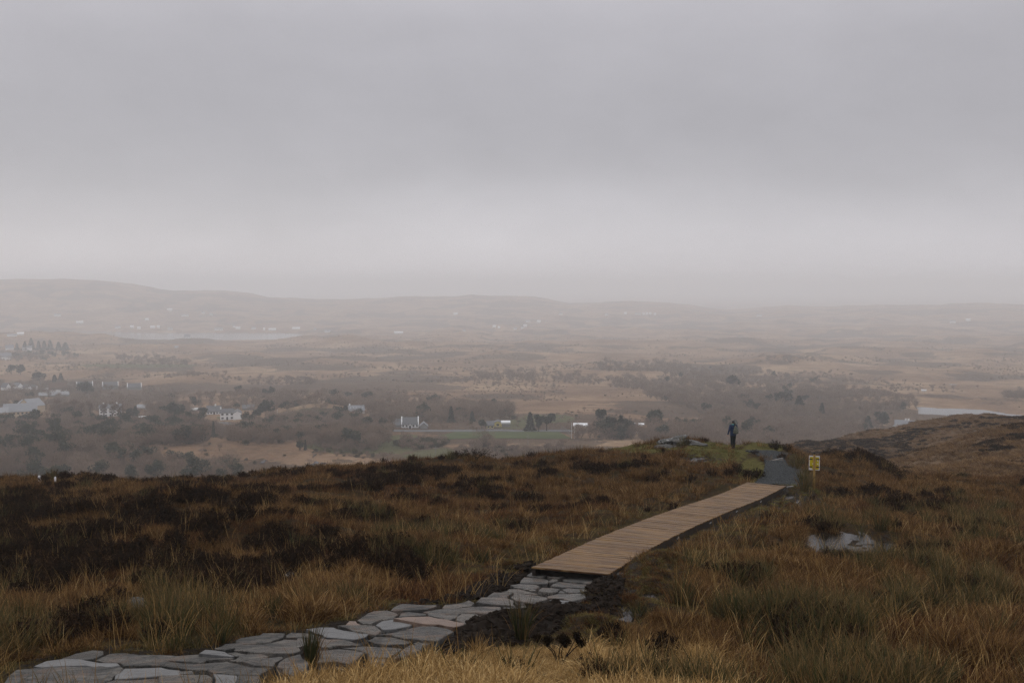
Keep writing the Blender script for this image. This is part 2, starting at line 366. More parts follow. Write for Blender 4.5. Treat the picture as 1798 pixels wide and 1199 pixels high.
# ---- what grows or lies on it: weights for the ground material
soil = np.zeros(X.shape); moss = np.zeros(X.shape); dark = np.zeros(X.shape); field = np.zeros(X.shape)
soil = np.maximum(soil, in_poly(X, Y, PEAT_R) | in_poly(X, Y, PEAT_L) | inside_st)
soil = np.maximum(soil, (1 - sstep(.6, 1.5, near_path)) * .85)
soil = np.maximum(soil, (d_st < .35) * .6)
for (c, rx, ry) in PUD:
    soil = np.maximum(soil, np.exp(-((X - c.x) ** 2 + (Y - c.y) ** 2) / (max(rx, ry) * 1.3) ** 2) * .8)
PXU, PYU = project(X, Y, Z)
def ell(cx, cy, rx, ry, soft=.4): return 1 - sstep(1 - soft, 1 + soft, np.hypot((PXU - cx) / rx, (PYU - cy) / ry))
front = (RR < 75) & (Y > 0)
for e in [(1255, 795, 60, 22), (1345, 785, 35, 10), (1320, 830, 25, 25), (1130, 785, 60, 10), (1370, 880, 60, 18)]:
    moss = np.maximum(moss, np.where(front, ell(*e), 0))
hill = (RR > 85) & (RR < 340) & (Y > 0)
dark = np.where(hill, sstep(.50, .60, fbm(X / 14, Y / 14, 61, 5, .6)), 0)
farm = (RR >= 330) & (Y > 0)
for e in [(640, 788, 90, 9), (700, 775, 60, 12), (780, 802, 70, 14), (570, 782, 40, 6), (900, 745, 40, 8), (960, 735, 50, 8), (565, 722, 50, 4), (240, 642, 110, 3.5), (710, 733, 30, 4), (395, 733, 16, 3)]:
    field = np.maximum(field, np.where(farm, ell(*e), 0))
field = np.maximum(field, np.where(farm & inp, 1, 0))
scrub = np.where(farm, sstep(.50, .62, fbm(X / 110, Y / 110, 71, 5, .55)), 0)
land_col = np.stack([soil, moss, np.where(hill, dark, scrub), field], -1).astype(np.float32)
nT, nR = X.shape
V = np.stack([X, Y, Z], -1).reshape(-1, 3)
jj, ii = np.meshgrid(np.arange(nT - 1), np.arange(nR - 1), indexing='ij')
a = (jj * nR + ii).ravel()
quads = np.stack([a, a + nR, a + nR + 1, a + 1], -1)
# close the seam behind and the disc underfoot
# ------------------------------------------------------------------ materials
class NT:
    def __init__(s, name, rough=.8, spec=.2):
        s.m = bpy.data.materials.new(name); s.m.use_nodes = True
        s.t = s.m.node_tree; s.n = s.t.nodes; s.l = s.t.links
        s.b = s.n['Principled BSDF']; s.b.inputs['Roughness'].default_value = rough
        s.b.inputs['Specular IOR Level'].default_value = spec
        s.out = s.n['Material Output']
    def N(s, t, ins=None, **k):
        n = s.n.new(t)
        for a, b in k.items(): setattr(n, a, b)
        for a, b in (ins or {}).items():
            if isinstance(b, bpy.types.NodeSocket): s.l.new(b, n.inputs[a])
            else: n.inputs[a].default_value = b
        return n
    def pos(s): return s.N('ShaderNodeNewGeometry').outputs['Position']
    def obj(s): return s.N('ShaderNodeTexCoord').outputs['Object']
    def noise(s, vec, scale, detail=4, rough=.55, out='Fac', dist=0.0):
        o = s.N('ShaderNodeTexNoise', {'Vector': vec, 'Scale': scale, 'Detail': detail, 'Roughness': rough, 'Distortion': dist}).outputs[out]
        if out != 'Fac': return o
        return s.N('ShaderNodeMapRange', {0: o, 1: .28, 2: .72}).outputs[0]         # spread the noise over 0..1
    def ramp(s, fac, stops, interp='LINEAR'):
        r = s.N('ShaderNodeValToRGB', {'Fac': fac}); c = r.color_ramp; c.interpolation = interp
        while len(c.elements) < len(stops): c.elements.new(.5)
        for e, (p, v) in zip(c.elements, stops):
            e.position = p; e.color = (*v, 1) if hasattr(v, '__len__') else (v, v, v, 1)
        return r.outputs[0]
    def mix(s, fac, a, b, mode='MIX'):
        n = s.N('ShaderNodeMix', data_type='RGBA', blend_type=mode)
        for i, v in ((0, fac), (6, a), (7, b)):
            if isinstance(v, bpy.types.NodeSocket): s.l.new(v, n.inputs[i])
            else: n.inputs[i].default_value = v if i == 0 else (*v, 1)
        return n.outputs[2]
    def math(s, op, a, b=0.0, c=0.0):
        n = s.N('ShaderNodeMath', operation=op)
        for i, v in enumerate((a, b, c)):
            if isinstance(v, bpy.types.NodeSocket): s.l.new(v, n.inputs[i])
            else: n.inputs[i].default_value = v
        return n.outputs[0]
    def attr(s, name, out='Fac'): return s.N('ShaderNodeAttribute', attribute_name=name).outputs[out]
    def col(s, v):
        if isinstance(v, bpy.types.NodeSocket): s.l.new(v, s.b.inputs['Base Color'])
        else: s.b.inputs['Base Color'].default_value = (*v, 1)
        return s
    def rough(s, v):
        if isinstance(v, bpy.types.NodeSocket): s.l.new(v, s.b.inputs['Roughness'])
        else: s.b.inputs['Roughness'].default_value = v
    def bump(s, h, strength=.5, dist=.02):
        b = s.N('ShaderNodeBump', {'Height': h, 'Strength': strength, 'Distance': dist})
        s.l.new(b.outputs[0], s.b.inputs['Normal'])
    def rand(s): return s.N('ShaderNodeObjectInfo').outputs['Random']
def plain(name, c, rough=.7, spec=.2, var=.25, scale=3.0):
    m = NT(name, rough, spec); f = m.noise(m.obj(), scale, 4)
    m.col(m.mix(f, tuple(x * (1 - var) for x in c), tuple(min(1, x * (1 + var)) for x in c)))
    return m.m

def ground_material():
    m = NT('moorland', .95, .04); p = m.pos()
    cov = m.N('ShaderNodeAttribute', attribute_name='cover'); sep = m.N('ShaderNodeSeparateColor', {0: cov.outputs['Color']})
    soil, moss, dark, field = sep.outputs[0], sep.outputs[1], sep.outputs[2], cov.outputs['Alpha']
    far = m.attr('far')
    # near: wet peat litter between the plants
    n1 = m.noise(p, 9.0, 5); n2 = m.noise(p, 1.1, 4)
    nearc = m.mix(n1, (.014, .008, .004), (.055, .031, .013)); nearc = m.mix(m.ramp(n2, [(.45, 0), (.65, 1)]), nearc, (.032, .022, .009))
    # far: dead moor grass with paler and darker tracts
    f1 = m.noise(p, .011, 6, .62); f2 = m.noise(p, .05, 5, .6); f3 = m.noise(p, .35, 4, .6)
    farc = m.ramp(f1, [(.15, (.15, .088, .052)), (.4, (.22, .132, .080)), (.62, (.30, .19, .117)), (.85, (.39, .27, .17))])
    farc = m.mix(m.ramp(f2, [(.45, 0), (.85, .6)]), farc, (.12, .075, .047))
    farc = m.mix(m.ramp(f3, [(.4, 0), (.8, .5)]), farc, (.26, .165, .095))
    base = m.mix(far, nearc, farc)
    # heather or scrub
    dn = m.ramp(m.math('ADD', dark, m.math('MULTIPLY', m.math('SUBTRACT', m.noise(p, .25, 5, .65), .5), 1.1)), [(.55, 0), (.75, 1)])
    base = m.mix(m.math('MULTIPLY', dn, .75), base, m.mix(m.noise(p, .9, 4), (.035, .025, .018), (.085, .055, .035)))
    fn = m.ramp(m.math('ADD', field, m.math('MULTIPLY', m.math('SUBTRACT', m.noise(p, .12, 4, .6), .5), .5)), [(.42, 0), (.58, 1)])
    base = m.mix(m.math('MULTIPLY', fn, .9), base, m.mix(m.noise(p, .08, 5), (.075, .080, .036), (.13, .125, .058)))
    mn = m.ramp(m.math('ADD', moss, m.math('MULTIPLY', m.math('SUBTRACT', m.noise(p, 2.4, 4, .6), .5), .9)), [(.42, 0), (.6, 1)])
    base = m.mix(mn, base, m.mix(m.noise(p, 6, 5), (.055, .05, .014), (.11, .095, .03)))
    sn = m.ramp(m.math('ADD', soil, m.math('MULTIPLY', m.math('SUBTRACT', m.noise(p, 3.5, 4, .6), .5), .9)), [(.38, 0), (.55, 1)])
    base = m.mix(sn, base, m.mix(m.noise(p, 14, 5), (.008, .006, .0045), (.026, .018, .012)))
    m.col(base)
    rg = m.mix(sn, (.92,) * 3, (.55,) * 3); m.rough(rg)
    hb = m.math('ADD', m.math('MULTIPLY', m.noise(p, 11, 6, .7), .06), m.math('MULTIPLY', m.math('MULTIPLY', m.noise(p, .22, 6, .65), far), 3.0))
    m.bump(hb, .8, 1.0)
    return m.m
M = {}
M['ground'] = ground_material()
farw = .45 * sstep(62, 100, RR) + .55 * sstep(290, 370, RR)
ctr = len(V); V = np.vstack([V, [[0, 0, CAM_Z - 1.6]]])
fan = np.stack([np.full(nT - 1, ctr), (np.arange(1, nT)) * nR, np.arange(0, nT - 1) * nR], -1)
fan = fan[:, [0, 2, 1]]
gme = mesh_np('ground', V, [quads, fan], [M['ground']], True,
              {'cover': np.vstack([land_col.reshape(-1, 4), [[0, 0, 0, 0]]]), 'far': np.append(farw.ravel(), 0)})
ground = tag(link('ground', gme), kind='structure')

def water_material(name, c, rough, ripple, rs):
    m = NT(name, rough, .5); m.col(c); m.b.inputs['IOR'].default_value = 1.33
    m.bump(m.noise(m.pos(), rs, 3), ripple, .05)
    return m.m
M['lake'] = water_material('lake_water', (.03, .031, .033), .12, .12, .8); M['lake'].node_tree.nodes['Principled BSDF'].inputs['Specular IOR Level'].default_value = .8
M['puddle'] = water_material('bog_water', (.012, .009, .006), .03, .10, 14)
def sheet(name, poly, z, mat):
    bm = bmesh.new(); vs_ = [bm.verts.new((x, y, z)) for x, y in poly]; f = bm.faces.new(vs_)
    if f.normal.z < 0: f.normal_flip()
    bm.normal_update()
    if f.normal.z < 0: f.normal_flip()
    me = bpy.data.meshes.new(name); bm.to_mesh(me); bm.free(); me.materials.append(mat)
    return tag(link(name, me), kind='structure')
sheet('lake', LAKE, CAM_Z - LAKE_H, M['lake'])
sheet('bay', [(-5200, 2000), (-150, 2000), (-150, 2900), (-5200, 3300)], 0.0, M['lake'])
for (c, rx, ry), z0 in zip(PUD, PUDZ):
    ang = math.atan2(c.x, c.y); pts = []
    for k in range(48):
        t = 2 * math.pi * k / 48; q = 1.45 * (1 + .06 * math.sin(3 * t + rx * 9))
        a, b = math.cos(t) * rx * q, math.sin(t) * ry * q
        pts.append((c.x + a * math.cos(ang) + b * math.sin(ang), c.y - a * math.sin(ang) + b * math.cos(ang)))
    sheet('puddle', pts, z0 - .02, M['puddle'])

# the air over the valley
hz = NT('haze_air'); hz.n.remove(hz.b)
pv = hz.N('ShaderNodeVolumePrincipled', {'Color': (.968, .976, 1.0, 1), 'Density': .00039, 'Anisotropy': .15})
hz.l.new(pv.outputs[0], hz.out.inputs['Volume'])
mb = MB(); mb.box(-13500, 13500, -13500, 13500, -6, CAM_Z + 48)
haze = tag(mb.build('haze', hz.m), kind='stuff')
# ------------------------------------------------------------------ flagstone path
def stone_material():
    m = NT('wet_flagstone', .55, .12); o = m.obj(); p = m.pos(); r = m.rand()
    base = m.ramp(r, [(0, (.078, .077, .076)), (.2, (.118, .115, .111)), (.4, (.15, .135, .122)), (.6, (.092, .092, .092)), (.8, (.14, .128, .118)), (1, (.108, .106, .103))])
    v = m.N('ShaderNodeMapping', {'Vector': p, 'Scale': (1.2, 5.0, 3.0), 'Rotation': (0, 0, .5)}).outputs[0]
    st = m.noise(v, 2.0, 6, .65)
    base = m.mix(m.ramp(st, [(.4, 0), (.8, .8)]), base, (.23, .205, .18))
    base = m.mix(m.ramp(m.noise(p, 1.7, 5, .6), [(.5, 0), (.75, .75)]), base, (.055, .055, .055))
    ck = m.N('ShaderNodeTexVoronoi', {'Vector': m.N('ShaderNodeVectorMath', {0: p, 1: m.N('ShaderNodeTexNoise', {'Vector': p, 'Scale': 3.0}).outputs['Color']}, operation='ADD').outputs[0], 'Scale': 1.1}, feature='DISTANCE_TO_EDGE').outputs['Distance']
    ckm = m.ramp(ck, [(0, 1), (.018, 0)])
    base = m.mix(m.math('MULTIPLY', ckm, m.ramp(m.noise(p, .8, 2), [(.5, 0), (.6, .9)])), base, (.02, .019, .018))
    base = m.mix(m.ramp(m.noise(p, 22, 3, .6), [(.63, 0), (.75, .8)]), base, (.05, .05, .045))
    base = m.mix(m.ramp(m.noise(p, 2.7, 4, .6), [(.6, 0), (.75, .5)]), base, (.19, .135, .105))
    m.col(base)
    m.rough(m.ramp(m.noise(p, 1.3, 4), [(.35, .28), (.65, .62)]))
    m.bump(m.math('ADD', m.math('MULTIPLY', st, .8), m.math('MULTIPLY', m.noise(p, 14, 6, .75), .7)), 1.0, .05)
    return m.m
M['stone'] = stone_material()
def tinted_stone(name, c):
    m = NT(name, .5, .4); p = m.pos()
    m.col(m.mix(m.noise(p, 4, 5, .65), tuple(x * .65 for x in c), tuple(x * 1.25 for x in c)))
    m.bump(m.noise(p, 12, 5, .7), .6, .03); return m.m
M['stone_rust'] = tinted_stone('rusty_flagstone', (.145, .095, .07))
M['stone_dark'] = tinted_stone('dark_flagstone', (.10, .10, .102))
def cropA(p): return [(x / 5.993, 1099 + y / 5.993) for x, y in p]
def cropB(p): return [(280 + x / 5.993, 1079 + y / 5.993) for x, y in p]
def cropC(p): return [(520 + x / 5.993, 1039 + y / 5.993) for x, y in p]
def cropD(p): return [(780 + x / 5.993, 980 + y / 5.993) for x, y in p]
STONES = [(cropA(p), k) for p, k in [
    ([(55, 599), (170, 480), (450, 442), (900, 428), (1180, 432), (1270, 412), (1300, 440), (1200, 510), (1080, 585), (1070, 660), (600, 690), (20, 690)], 0),
    ([(350, 433), (480, 375), (680, 352), (950, 367), (1240, 387), (1265, 405), (1170, 424), (900, 420), (450, 434)], 2),
    ([(650, 342), (800, 285), (980, 255), (1085, 262), (1090, 300), (980, 352), (800, 362)], 0),
    ([(1000, 357), (1160, 295), (1300, 290), (1700, 310), (1850, 322), (1715, 420), (1300, 412), (1265, 385)], 0),
    ([(1310, 445), (1700, 432), (1900, 470), (1900, 525), (1500, 545), (1205, 550), (1215, 515)], 2),
    ([(1095, 600), (1200, 560), (1500, 555), (1760, 545), (2000, 560), (2050, 640), (1600, 720), (1090, 700)], 0),
    ([(-60, 640), (30, 610), (18, 700), (-160, 760)], 0)]]
STONES += [(cropB(p), k) for p, k in [
    ([(20, 445), (130, 437), (410, 418), (550, 428), (740, 440), (780, 462), (740, 473), (500, 482), (450, 508), (130, 488), (70, 490)], 0),
    ([(415, 410), (480, 377), (560, 378), (690, 394), (790, 433), (740, 435), (560, 422)], 2),
    ([(580, 360), (690, 297), (850, 297), (885, 318), (800, 350), (690, 382)], 0),
    ([(805, 290), (850, 242), (1060, 212), (1090, 192), (1250, 192), (1320, 202), (1300, 240), (1150, 290), (880, 308)], 0),
    ([(785, 383), (880, 318), (1100, 308), (1320, 250), (1475, 250), (1485, 378), (1400, 410), (1100, 404), (850, 390)], 0),
    ([(1335, 212), (1380, 190), (1560, 192), (1695, 230), (1650, 256), (1480, 242), (1335, 243)], 0),
    ([(705, 395), (790, 392), (1080, 414), (1145, 440), (1045, 494), (925, 476), (835, 438), (790, 433)], 3),
    ([(835, 452), (920, 492), (1010, 512), (1135, 452), (1295, 434), (1300, 450), (1205, 542), (1000, 540), (730, 484), (790, 480)], 0),
    ([(75, 500), (450, 517), (720, 489), (980, 552), (1195, 558), (1050, 636), (565, 615), (500, 588), (350, 588), (45, 548)], 3),
    ([(-10, 558), (200, 600), (350, 600), (360, 628), (130, 632), (-10, 638)], 0),
    ([(-10, 652), (200, 642), (500, 630), (555, 660), (555, 719), (400, 790), (-10, 780)], 0),
    ([(565, 628), (815, 642), (815, 719), (570, 760)], 2),
    ([(828, 642), (1050, 648), (1050, 750), (828, 760)], 0),
    ([(1325, 445), (1480, 405), (1555, 560), (1400, 650), (1300, 610), (1235, 548)], 0)]]
STONES += [(cropC(p), k) for p, k in [
    ([(105, 380), (250, 360), (390, 367), (430, 392), (600, 427), (785, 442), (735, 488), (620, 512), (300, 476), (200, 428)], 2),
    ([(435, 367), (560, 352), (760, 352), (825, 357), (895, 405), (840, 447), (700, 426), (600, 408)], 0),
    ([(645, 305), (720, 252), (820, 203), (960, 193), (1055, 217), (1075, 236), (1045, 277), (900, 296), (790, 340), (700, 337)], 0),
    ([(522, 344), (560, 312), (630, 308), (682, 343)], 1),
    ([(995, 190), (1060, 132), (1110, 112), (1200, 122), (1475, 147), (1475, 165), (1370, 192), (1200, 202), (1075, 203)], 0),
    ([(1075, 268), (1102, 222), (1180, 208), (1365, 237), (1365, 253), (1150, 263)], 3),
    ([(835, 345), (900, 308), (1050, 288), (1240, 330), (1195, 362), (1050, 386), (950, 400), (905, 388)], 2),
    ([(1025, 288), (1160, 268), (1400, 262), (1600, 292), (1768, 322), (1768, 340), (1650, 372), (1500, 342), (1255, 325)], 1),
    ([(1385, 240), (1480, 183), (1715, 183), (1715, 240), (1615, 285), (1400, 252)], 0),
    ([(840, 458), (1000, 440), (1150, 402), (1300, 358), (1450, 353), (1600, 378), (1660, 415), (1560, 468), (1480, 526), (1300, 511), (1125, 490), (1000, 458)], 0),
    ([(745, 518), (830, 468), (1000, 467), (1115, 500), (1215, 530), (1150, 553), (950, 557)], 0),
    ([(5, 432), (90, 438), (200, 452), (330, 492), (560, 514), (685, 553), (450, 567), (300, 587), (100, 560), (5, 598)], 0),
    ([(485, 590), (700, 563), (1000, 573), (1110, 592), (1075, 640), (970, 696), (765, 697), (735, 640), (600, 600)], 0),
    ([(250, 622), (450, 603), (715, 640), (560, 748), (400, 728), (220, 740)], 3),
    ([(765, 715), (945, 712), (935, 768), (800, 788)], 0),
    ([(1125, 602), (1200, 564), (1325, 565), (1315, 602), (1120, 688), (1010, 706)], 3),
    ([(1235, 540), (1330, 524), (1450, 537), (1380, 557), (1260, 557)], 0)]]
STONES += [(cropD(p), k) for p, k in [
    ([(868, 185), (940, 125), (1060, 133), (1115, 157), (1055, 198), (1000, 203), (900, 193)], 0),
    ([(1075, 190), (1125, 160), (1315, 168), (1285, 190), (1200, 214), (1100, 208)], 0),
    ([(1245, 225), (1320, 182), (1430, 178), (1568, 192), (1586, 225), (1530, 262), (1330, 252), (1262, 243)], 0),
    ([(795, 258), (842, 208), (1000, 218), (1087, 227), (1087, 263), (960, 266)], 3),
    ([(1095, 245), (1140, 222), (1198, 226), (1178, 248), (1112, 256)], 0),
    ([(695, 285), (790, 268), (960, 278), (1005, 295), (950, 322), (860, 327), (740, 303)], 0),
    ([(1122, 294), (1210, 258), (1360, 263), (1547, 277), (1538, 294), (1480, 312), (1250, 307)], 0),
    ([(884, 340), (920, 323), (972, 327), (958, 348)], 0),
    ([(988, 350), (1030, 303), (1130, 303), (1220, 326), (1196, 362), (1100, 367)], 3),
    ([(1197, 363), (1230, 338), (1276, 363), (1240, 368)], 0),
    ([(1240, 326), (1300, 318), (1497, 328), (1497, 353), (1320, 362), (1292, 354)], 0),
    ([(1085, 400), (1200, 378), (1400, 373), (1488, 378), (1492, 413), (1350, 452), (1240, 422), (1105, 418)], 0),
    ([(1105, 442), (1200, 438), (1325, 447), (1240, 487), (1190, 460)], 2),
    ([(605, 358), (680, 322), (860, 343), (980, 376), (965, 384), (720, 363)], 0),
    ([(448, 409), (520, 358), (715, 368), (657, 412), (560, 417)], 0),
    ([(703, 410), (735, 374), (960, 393), (1075, 407), (1087, 424), (960, 476), (900, 462), (760, 448)], 0),
    ([(333, 468), (390, 423), (660, 423), (737, 447), (755, 500), (660, 488), (600, 488), (420, 477)], 0),
    ([(5, 497), (220, 462), (260, 447), (318, 467), (288, 498), (100, 527), (5, 540)], 0),
    ([(5, 547), (300, 508), (595, 512), (595, 558), (470, 590), (330, 577), (150, 587), (5, 597)], 0),
    ([(123, 648), (180, 593), (330, 585), (435, 625), (300, 667), (210, 686)], 0),
    ([(622, 517), (757, 513), (795, 550), (750, 572), (613, 557)], 3),
    ([(785, 522), (870, 474), (955, 487), (900, 522)], 0),
    ([(5, 602), (145, 602), (68, 642), (5, 642)], 0),
    ([(-230, 560), (-40, 540), (-5, 560), (-5, 600), (-130, 590)], 0)]]
stone_path = tag(link('stone_path', None), 'path of wet grey flagstones leading up to the boardwalk', 'path', kind='structure')
random.seed(5)
c0 = ground_at(700, 1110); stone_path.location = (c0.x, c0.y, c0.z)
STONE_POLYS = []
for poly, k in STONES:
    lift = random.uniform(.035, .075)
    pts = [ground_at(x, y, lift=lift, G=Z_SMOOTH) for x, y in poly]
    # rough the outline: split long edges and push the new points a little
    out = []
    for a, b in zip(pts, pts[1:] + pts[:1]):
        out.append(a); L = (b - a).length
        if L > .35:
            n = Vector((-(b - a).y, (b - a).x, 0)).normalized()
            ks = 2 if L > .8 else 1
            for q in range(1, ks + 1): out.append(a.lerp(b, q / (ks + 1)) + n * random.uniform(-.045, .045))
    pts = out; n = len(pts)
    STONE_POLYS.append([(p.x, p.y) for p in pts])
    c = sum(pts, Vector()) / n
    tx, ty = random.uniform(-.03, .03), random.uniform(-.03, .03)
    up = [Vector((p.x, p.y, p.z + tx * (p.x - c.x) + ty * (p.y - c.y) + random.uniform(-.006, .006))) for p in pts]
    sh = []
    for p in up:
        d = c - p; d.z = 0; sh.append(p + d.normalized() * min(.014, d.length * .08) + Vector((0, 0, .007)))
    b1 = [p - Vector((0, 0, .06)) for p in up]; b2 = [p - Vector((0, 0, .17)) for p in up]
    for q in range(n):
        d = (c - b1[q]); d.z = 0; b2[q] += d.normalized() * -.01; b1[q] += d.normalized() * random.uniform(-.02, .02)
    mid_ = []
    for p in sh: mid_.append(c.lerp(p, .5) + Vector((0, 0, .002 + random.uniform(-.007, .007))))
    V_ = [*mid_, *sh, *up, *b1, *b2, c + Vector((0, 0, .008 + random.uniform(-.01, .012)))]
    V_ = [v - c for v in V_]; F_ = []
    for q in range(n):
        r_ = (q + 1) % n
        F_.append((4 * n + n, q, r_))
        for lv in range(4): F_.append((q + lv * n, q + (lv + 1) * n, r_ + (lv + 1) * n, r_ + lv * n))
    me = bpy.data.meshes.new('flagstone'); me.from_pydata(V_, [], F_)
    me.materials.append([M['stone'], M['stone_rust'], M['stone_dark'], M['stone']][k])
    me.update()
    bm = bmesh.new(); bm.from_mesh(me); bmesh.ops.recalc_face_normals(bm, faces=bm.faces); bm.to_mesh(me); bm.free()
    fs = link('flagstone', me, stone_path, c - stone_path.location)
    if k == 1: fs['label'] = 'rust-coloured flagstone'

# ------------------------------------------------------------------ boardwalk
def plank_material():
    m = NT('wet_larch_plank', .55, .08); o = m.obj(); r = m.rand()
    base = m.ramp(r, [(0, (.075, .036, .017)), (.2, (.15, .080, .032)), (.4, (.11, .056, .026)), (.6, (.21, .118, .046)), (.8, (.065, .034, .019)), (1, (.17, .092, .036))])
    v = m.N('ShaderNodeMapping', {'Vector': o, 'Scale': (1.0, 14.0, 6.0)})
    off = m.N('ShaderNodeVectorMath', {0: v.outputs[0]}, operation='ADD'); cb = m.N('ShaderNodeCombineXYZ', {0: m.math('MULTIPLY', r, 60), 1: m.math('MULTIPLY', r, 31)}); m.l.new(cb.outputs[0], off.inputs[1])
    g = m.noise(off.outputs[0], 2.2, 6, .65)
    base = m.mix(m.ramp(g, [(.38, 0), (.68, .75)]), base, (.25, .155, .068))
    base = m.mix(m.ramp(m.noise(off.outputs[0], .9, 4, .6), [(.52, 0), (.66, .8)]), base, (.035, .020, .014))
    m.col(base); m.rough(m.ramp(g, [(.3, .3), (.7, .6)])); m.bump(g, .4, .01)
    return m.m
M['plank'] = plank_material()
M['beam'] = plain('dark_wet_beam', (.022, .016, .012), .5, .3, .5, 6)
M['steel'] = plain('galvanised_steel', (.55, .55, .56), .35, .5, .1)
bw_s = np.concatenate([[0], np.cumsum(np.hypot(*np.diff(BW_C, axis=0).T))]); bw_L = bw_s[-1]
def bw_at(s):
    x = np.interp(s, bw_s, BW_C[:, 0]); y = np.interp(s, bw_s, BW_C[:, 1])
    e = .9; a = np.array([np.interp(s - e, bw_s, BW_C[:, 0]), np.interp(s - e, bw_s, BW_C[:, 1])]); b = np.array([np.interp(s + e, bw_s, BW_C[:, 0]), np.interp(s + e, bw_s, BW_C[:, 1])])
    d = (b - a) / np.hypot(*(b - a)); z = float(zt(x, y, Z_SMOOTH)) + BW_LIFT + .018 * math.sin(s * .55 + .6)
    return Vector((x, y, z)), d
bw0, _ = bw_at(0)
boardwalk = tag(link('boardwalk', None, loc=bw0), 'long wet brown plank boardwalk crossing the bog', 'boardwalk')
PW = .134; STEP = .148
plank_vars = []
for q in range(4):
    w, t, L = PW / 2, .019, BW_W / 2
    bm = bmesh.new(); bmesh.ops.create_cube(bm, size=1)
    for v in bm.verts: v.co = Vector((v.co.x * 2 * L, v.co.y * 2 * w, v.co.z * 2 * t))
    bmesh.ops.bevel(bm, geom=list(bm.edges), offset=.006, segments=1, affect='EDGES')
    me = bpy.data.meshes.new('plank'); bm.to_mesh(me); bm.free(); me.materials.append(M['plank']); plank_vars.append(me)
n_pl = int(bw_L / STEP)
random.seed(8)
for q in range(n_pl):
    p, d = bw_at((q + .5) * STEP); p2, _ = bw_at((q + .5) * STEP + .5)
    o = link('plank', plank_vars[q % 4], boardwalk)
    ax = Vector((d[1], -d[0], 0)); ay = (p2 - p).normalized(); az = ax.cross(ay)
    R3 = Matrix((ax, ay, az)).transposed()
    o.matrix_basis = Matrix.Translation(p - bw0 + ax * random.uniform(-.012, .012) + Vector((0, 0, random.uniform(-.006, .006)))) @ R3.to_4x4() @ Matrix.Rotation(random.uniform(-.006, .006), 4, 'Z') @ Matrix.Rotation(random.uniform(-.006, .006), 4, 'X')
for side in (-1, 1):                     # edge beams in lengths of about four metres
    nb = 6
    for q in range(nb):
        mb = MB(); pts = [bw_at(bw_L * (q + f / 6) / nb) for f in range(7)]
        V_ = []; F_ = []
        for i, (p, d) in enumerate(pts):
            n = Vector((d[1], -d[0], 0))
            e = .004 if i in (0, 6) else 0
            for (a, zz) in ((BW_W / 2 - .012, -.021), (BW_W / 2 - .09, -.021), (BW_W / 2 - .09, -.30), (BW_W / 2 - .012, -.30)):
                V_.append(p + n * side * a + Vector((0, 0, zz)) - bw0)
        for i in range(6):
            for k in range(4): F_.append((i * 4 + k, i * 4 + (k + 1) % 4, i * 4 + 4 + (k + 1) % 4, i * 4 + 4 + k))
        F_ += [(0, 1, 2, 3), (27, 26, 25, 24)]
        mb.add(V_, F_); ob = mb.build('edge_beam', M['beam'], boardwalk)
        bm = bmesh.new(); bm.from_mesh(ob.data); bmesh.ops.recalc_face_normals(bm, faces=bm.faces); bm.to_mesh(ob.data); bm.free()
for q in range(13):                      # cross bearers and posts below, bolt pairs on the beams
    s = .3 + (bw_L - .6) * q / 12; p, d = bw_at(s); n = Vector((d[1], -d[0], 0)); dv = Vector((d[0], d[1], 0))
    mb = MB(); mb.box(-BW_W / 2 + .1, BW_W / 2 - .1, -.05, .05, -.26, -.06)
    o = mb.build('bearer', M['beam'], boardwalk); o.location = p - bw0; o.rotation_euler = (0, 0, math.atan2(n.y, n.x))
    for side in (-1, 1):
        mb = MB(); mb.box(-.045, .045, -.045, .045, -.85, -.07)
        o = mb.build('post', M['beam'], boardwalk); o.location = p - bw0 + n * side * (BW_W / 2 - .15); o.rotation_euler = (0, 0, math.atan2(n.y, n.x))
    if q % 2 == 0:
        for dd in (-.06, .06):
            mb = MB(); c = n * (BW_W / 2 - .010); mb.tube([c, c + n * .022], [.017, .013], 8)
            o = mb.build('bolt', M['steel'], boardwalk); o.location = p - bw0 + dv * dd + Vector((0, 0, -.1))

# ------------------------------------------------------------------ gravel path
def gravel_material():
    m = NT('wet_gravel', .8, .06); p = m.pos()
    vo = m.N('ShaderNodeTexVoronoi', {'Vector': p, 'Scale': 26.0}); 
    c = m.ramp(m.N('ShaderNodeSeparateColor', {0: vo.outputs['Color']}).outputs[0], [(0, (.010, .012, .012)), (.4, (.026, .029, .030)), (.8, (.055, .058, .059)), (1, (.15, .15, .15))])
    c = m.mix(m.ramp(m.noise(p, .9, 4), [(.4, 0), (.7, .5)]), c, (.035, .038, .038))
    m.col(c); m.rough(m.ramp(m.noise(p, 1.2, 3), [(.4, .55), (.65, .85)]))
    m.bump(m.math('SUBTRACT', 1.0, vo.outputs['Distance']), .9, .02)
    return m.m
M['gravel'] = gravel_material()
rows = []
pairs = [(np.array(a), np.array(b)) for a, b in GR_W]
nsub = 9
for i in range(len(pairs) - 1):
    for s in range(nsub):
        f = s / nsub; rows.append((pairs[i][0] * (1 - f) + pairs[i + 1][0] * f, pairs[i][1] * (1 - f) + pairs[i + 1][1] * f))
rows.append(pairs[-1]); V_ = []
for i, (a, b) in enumerate(rows):
    for k in range(15):
        f = k / 14; w = .06 * math.sin(i * 1.7) if k in (0, 14) else 0
        p = a * (1 - f) + b * f; x, y = p[0] + w, p[1]
        V_.append((x, y, float(zt(x, y)) + .045 - (.06 if k in (0, 14) else 0) + .02 * float(fbm(x * 3, y * 3, 5, 2))))
nr = len(rows)
a_ = (np.arange(nr - 1)[:, None] * 15 + np.arange(14)[None]).ravel()
gp = mesh_np('gravel_path', V_, np.stack([a_, a_ + 1, a_ + 16, a_ + 15], -1), [M['gravel']], True)
tag(link('gravel_path', gp), kind='structure')
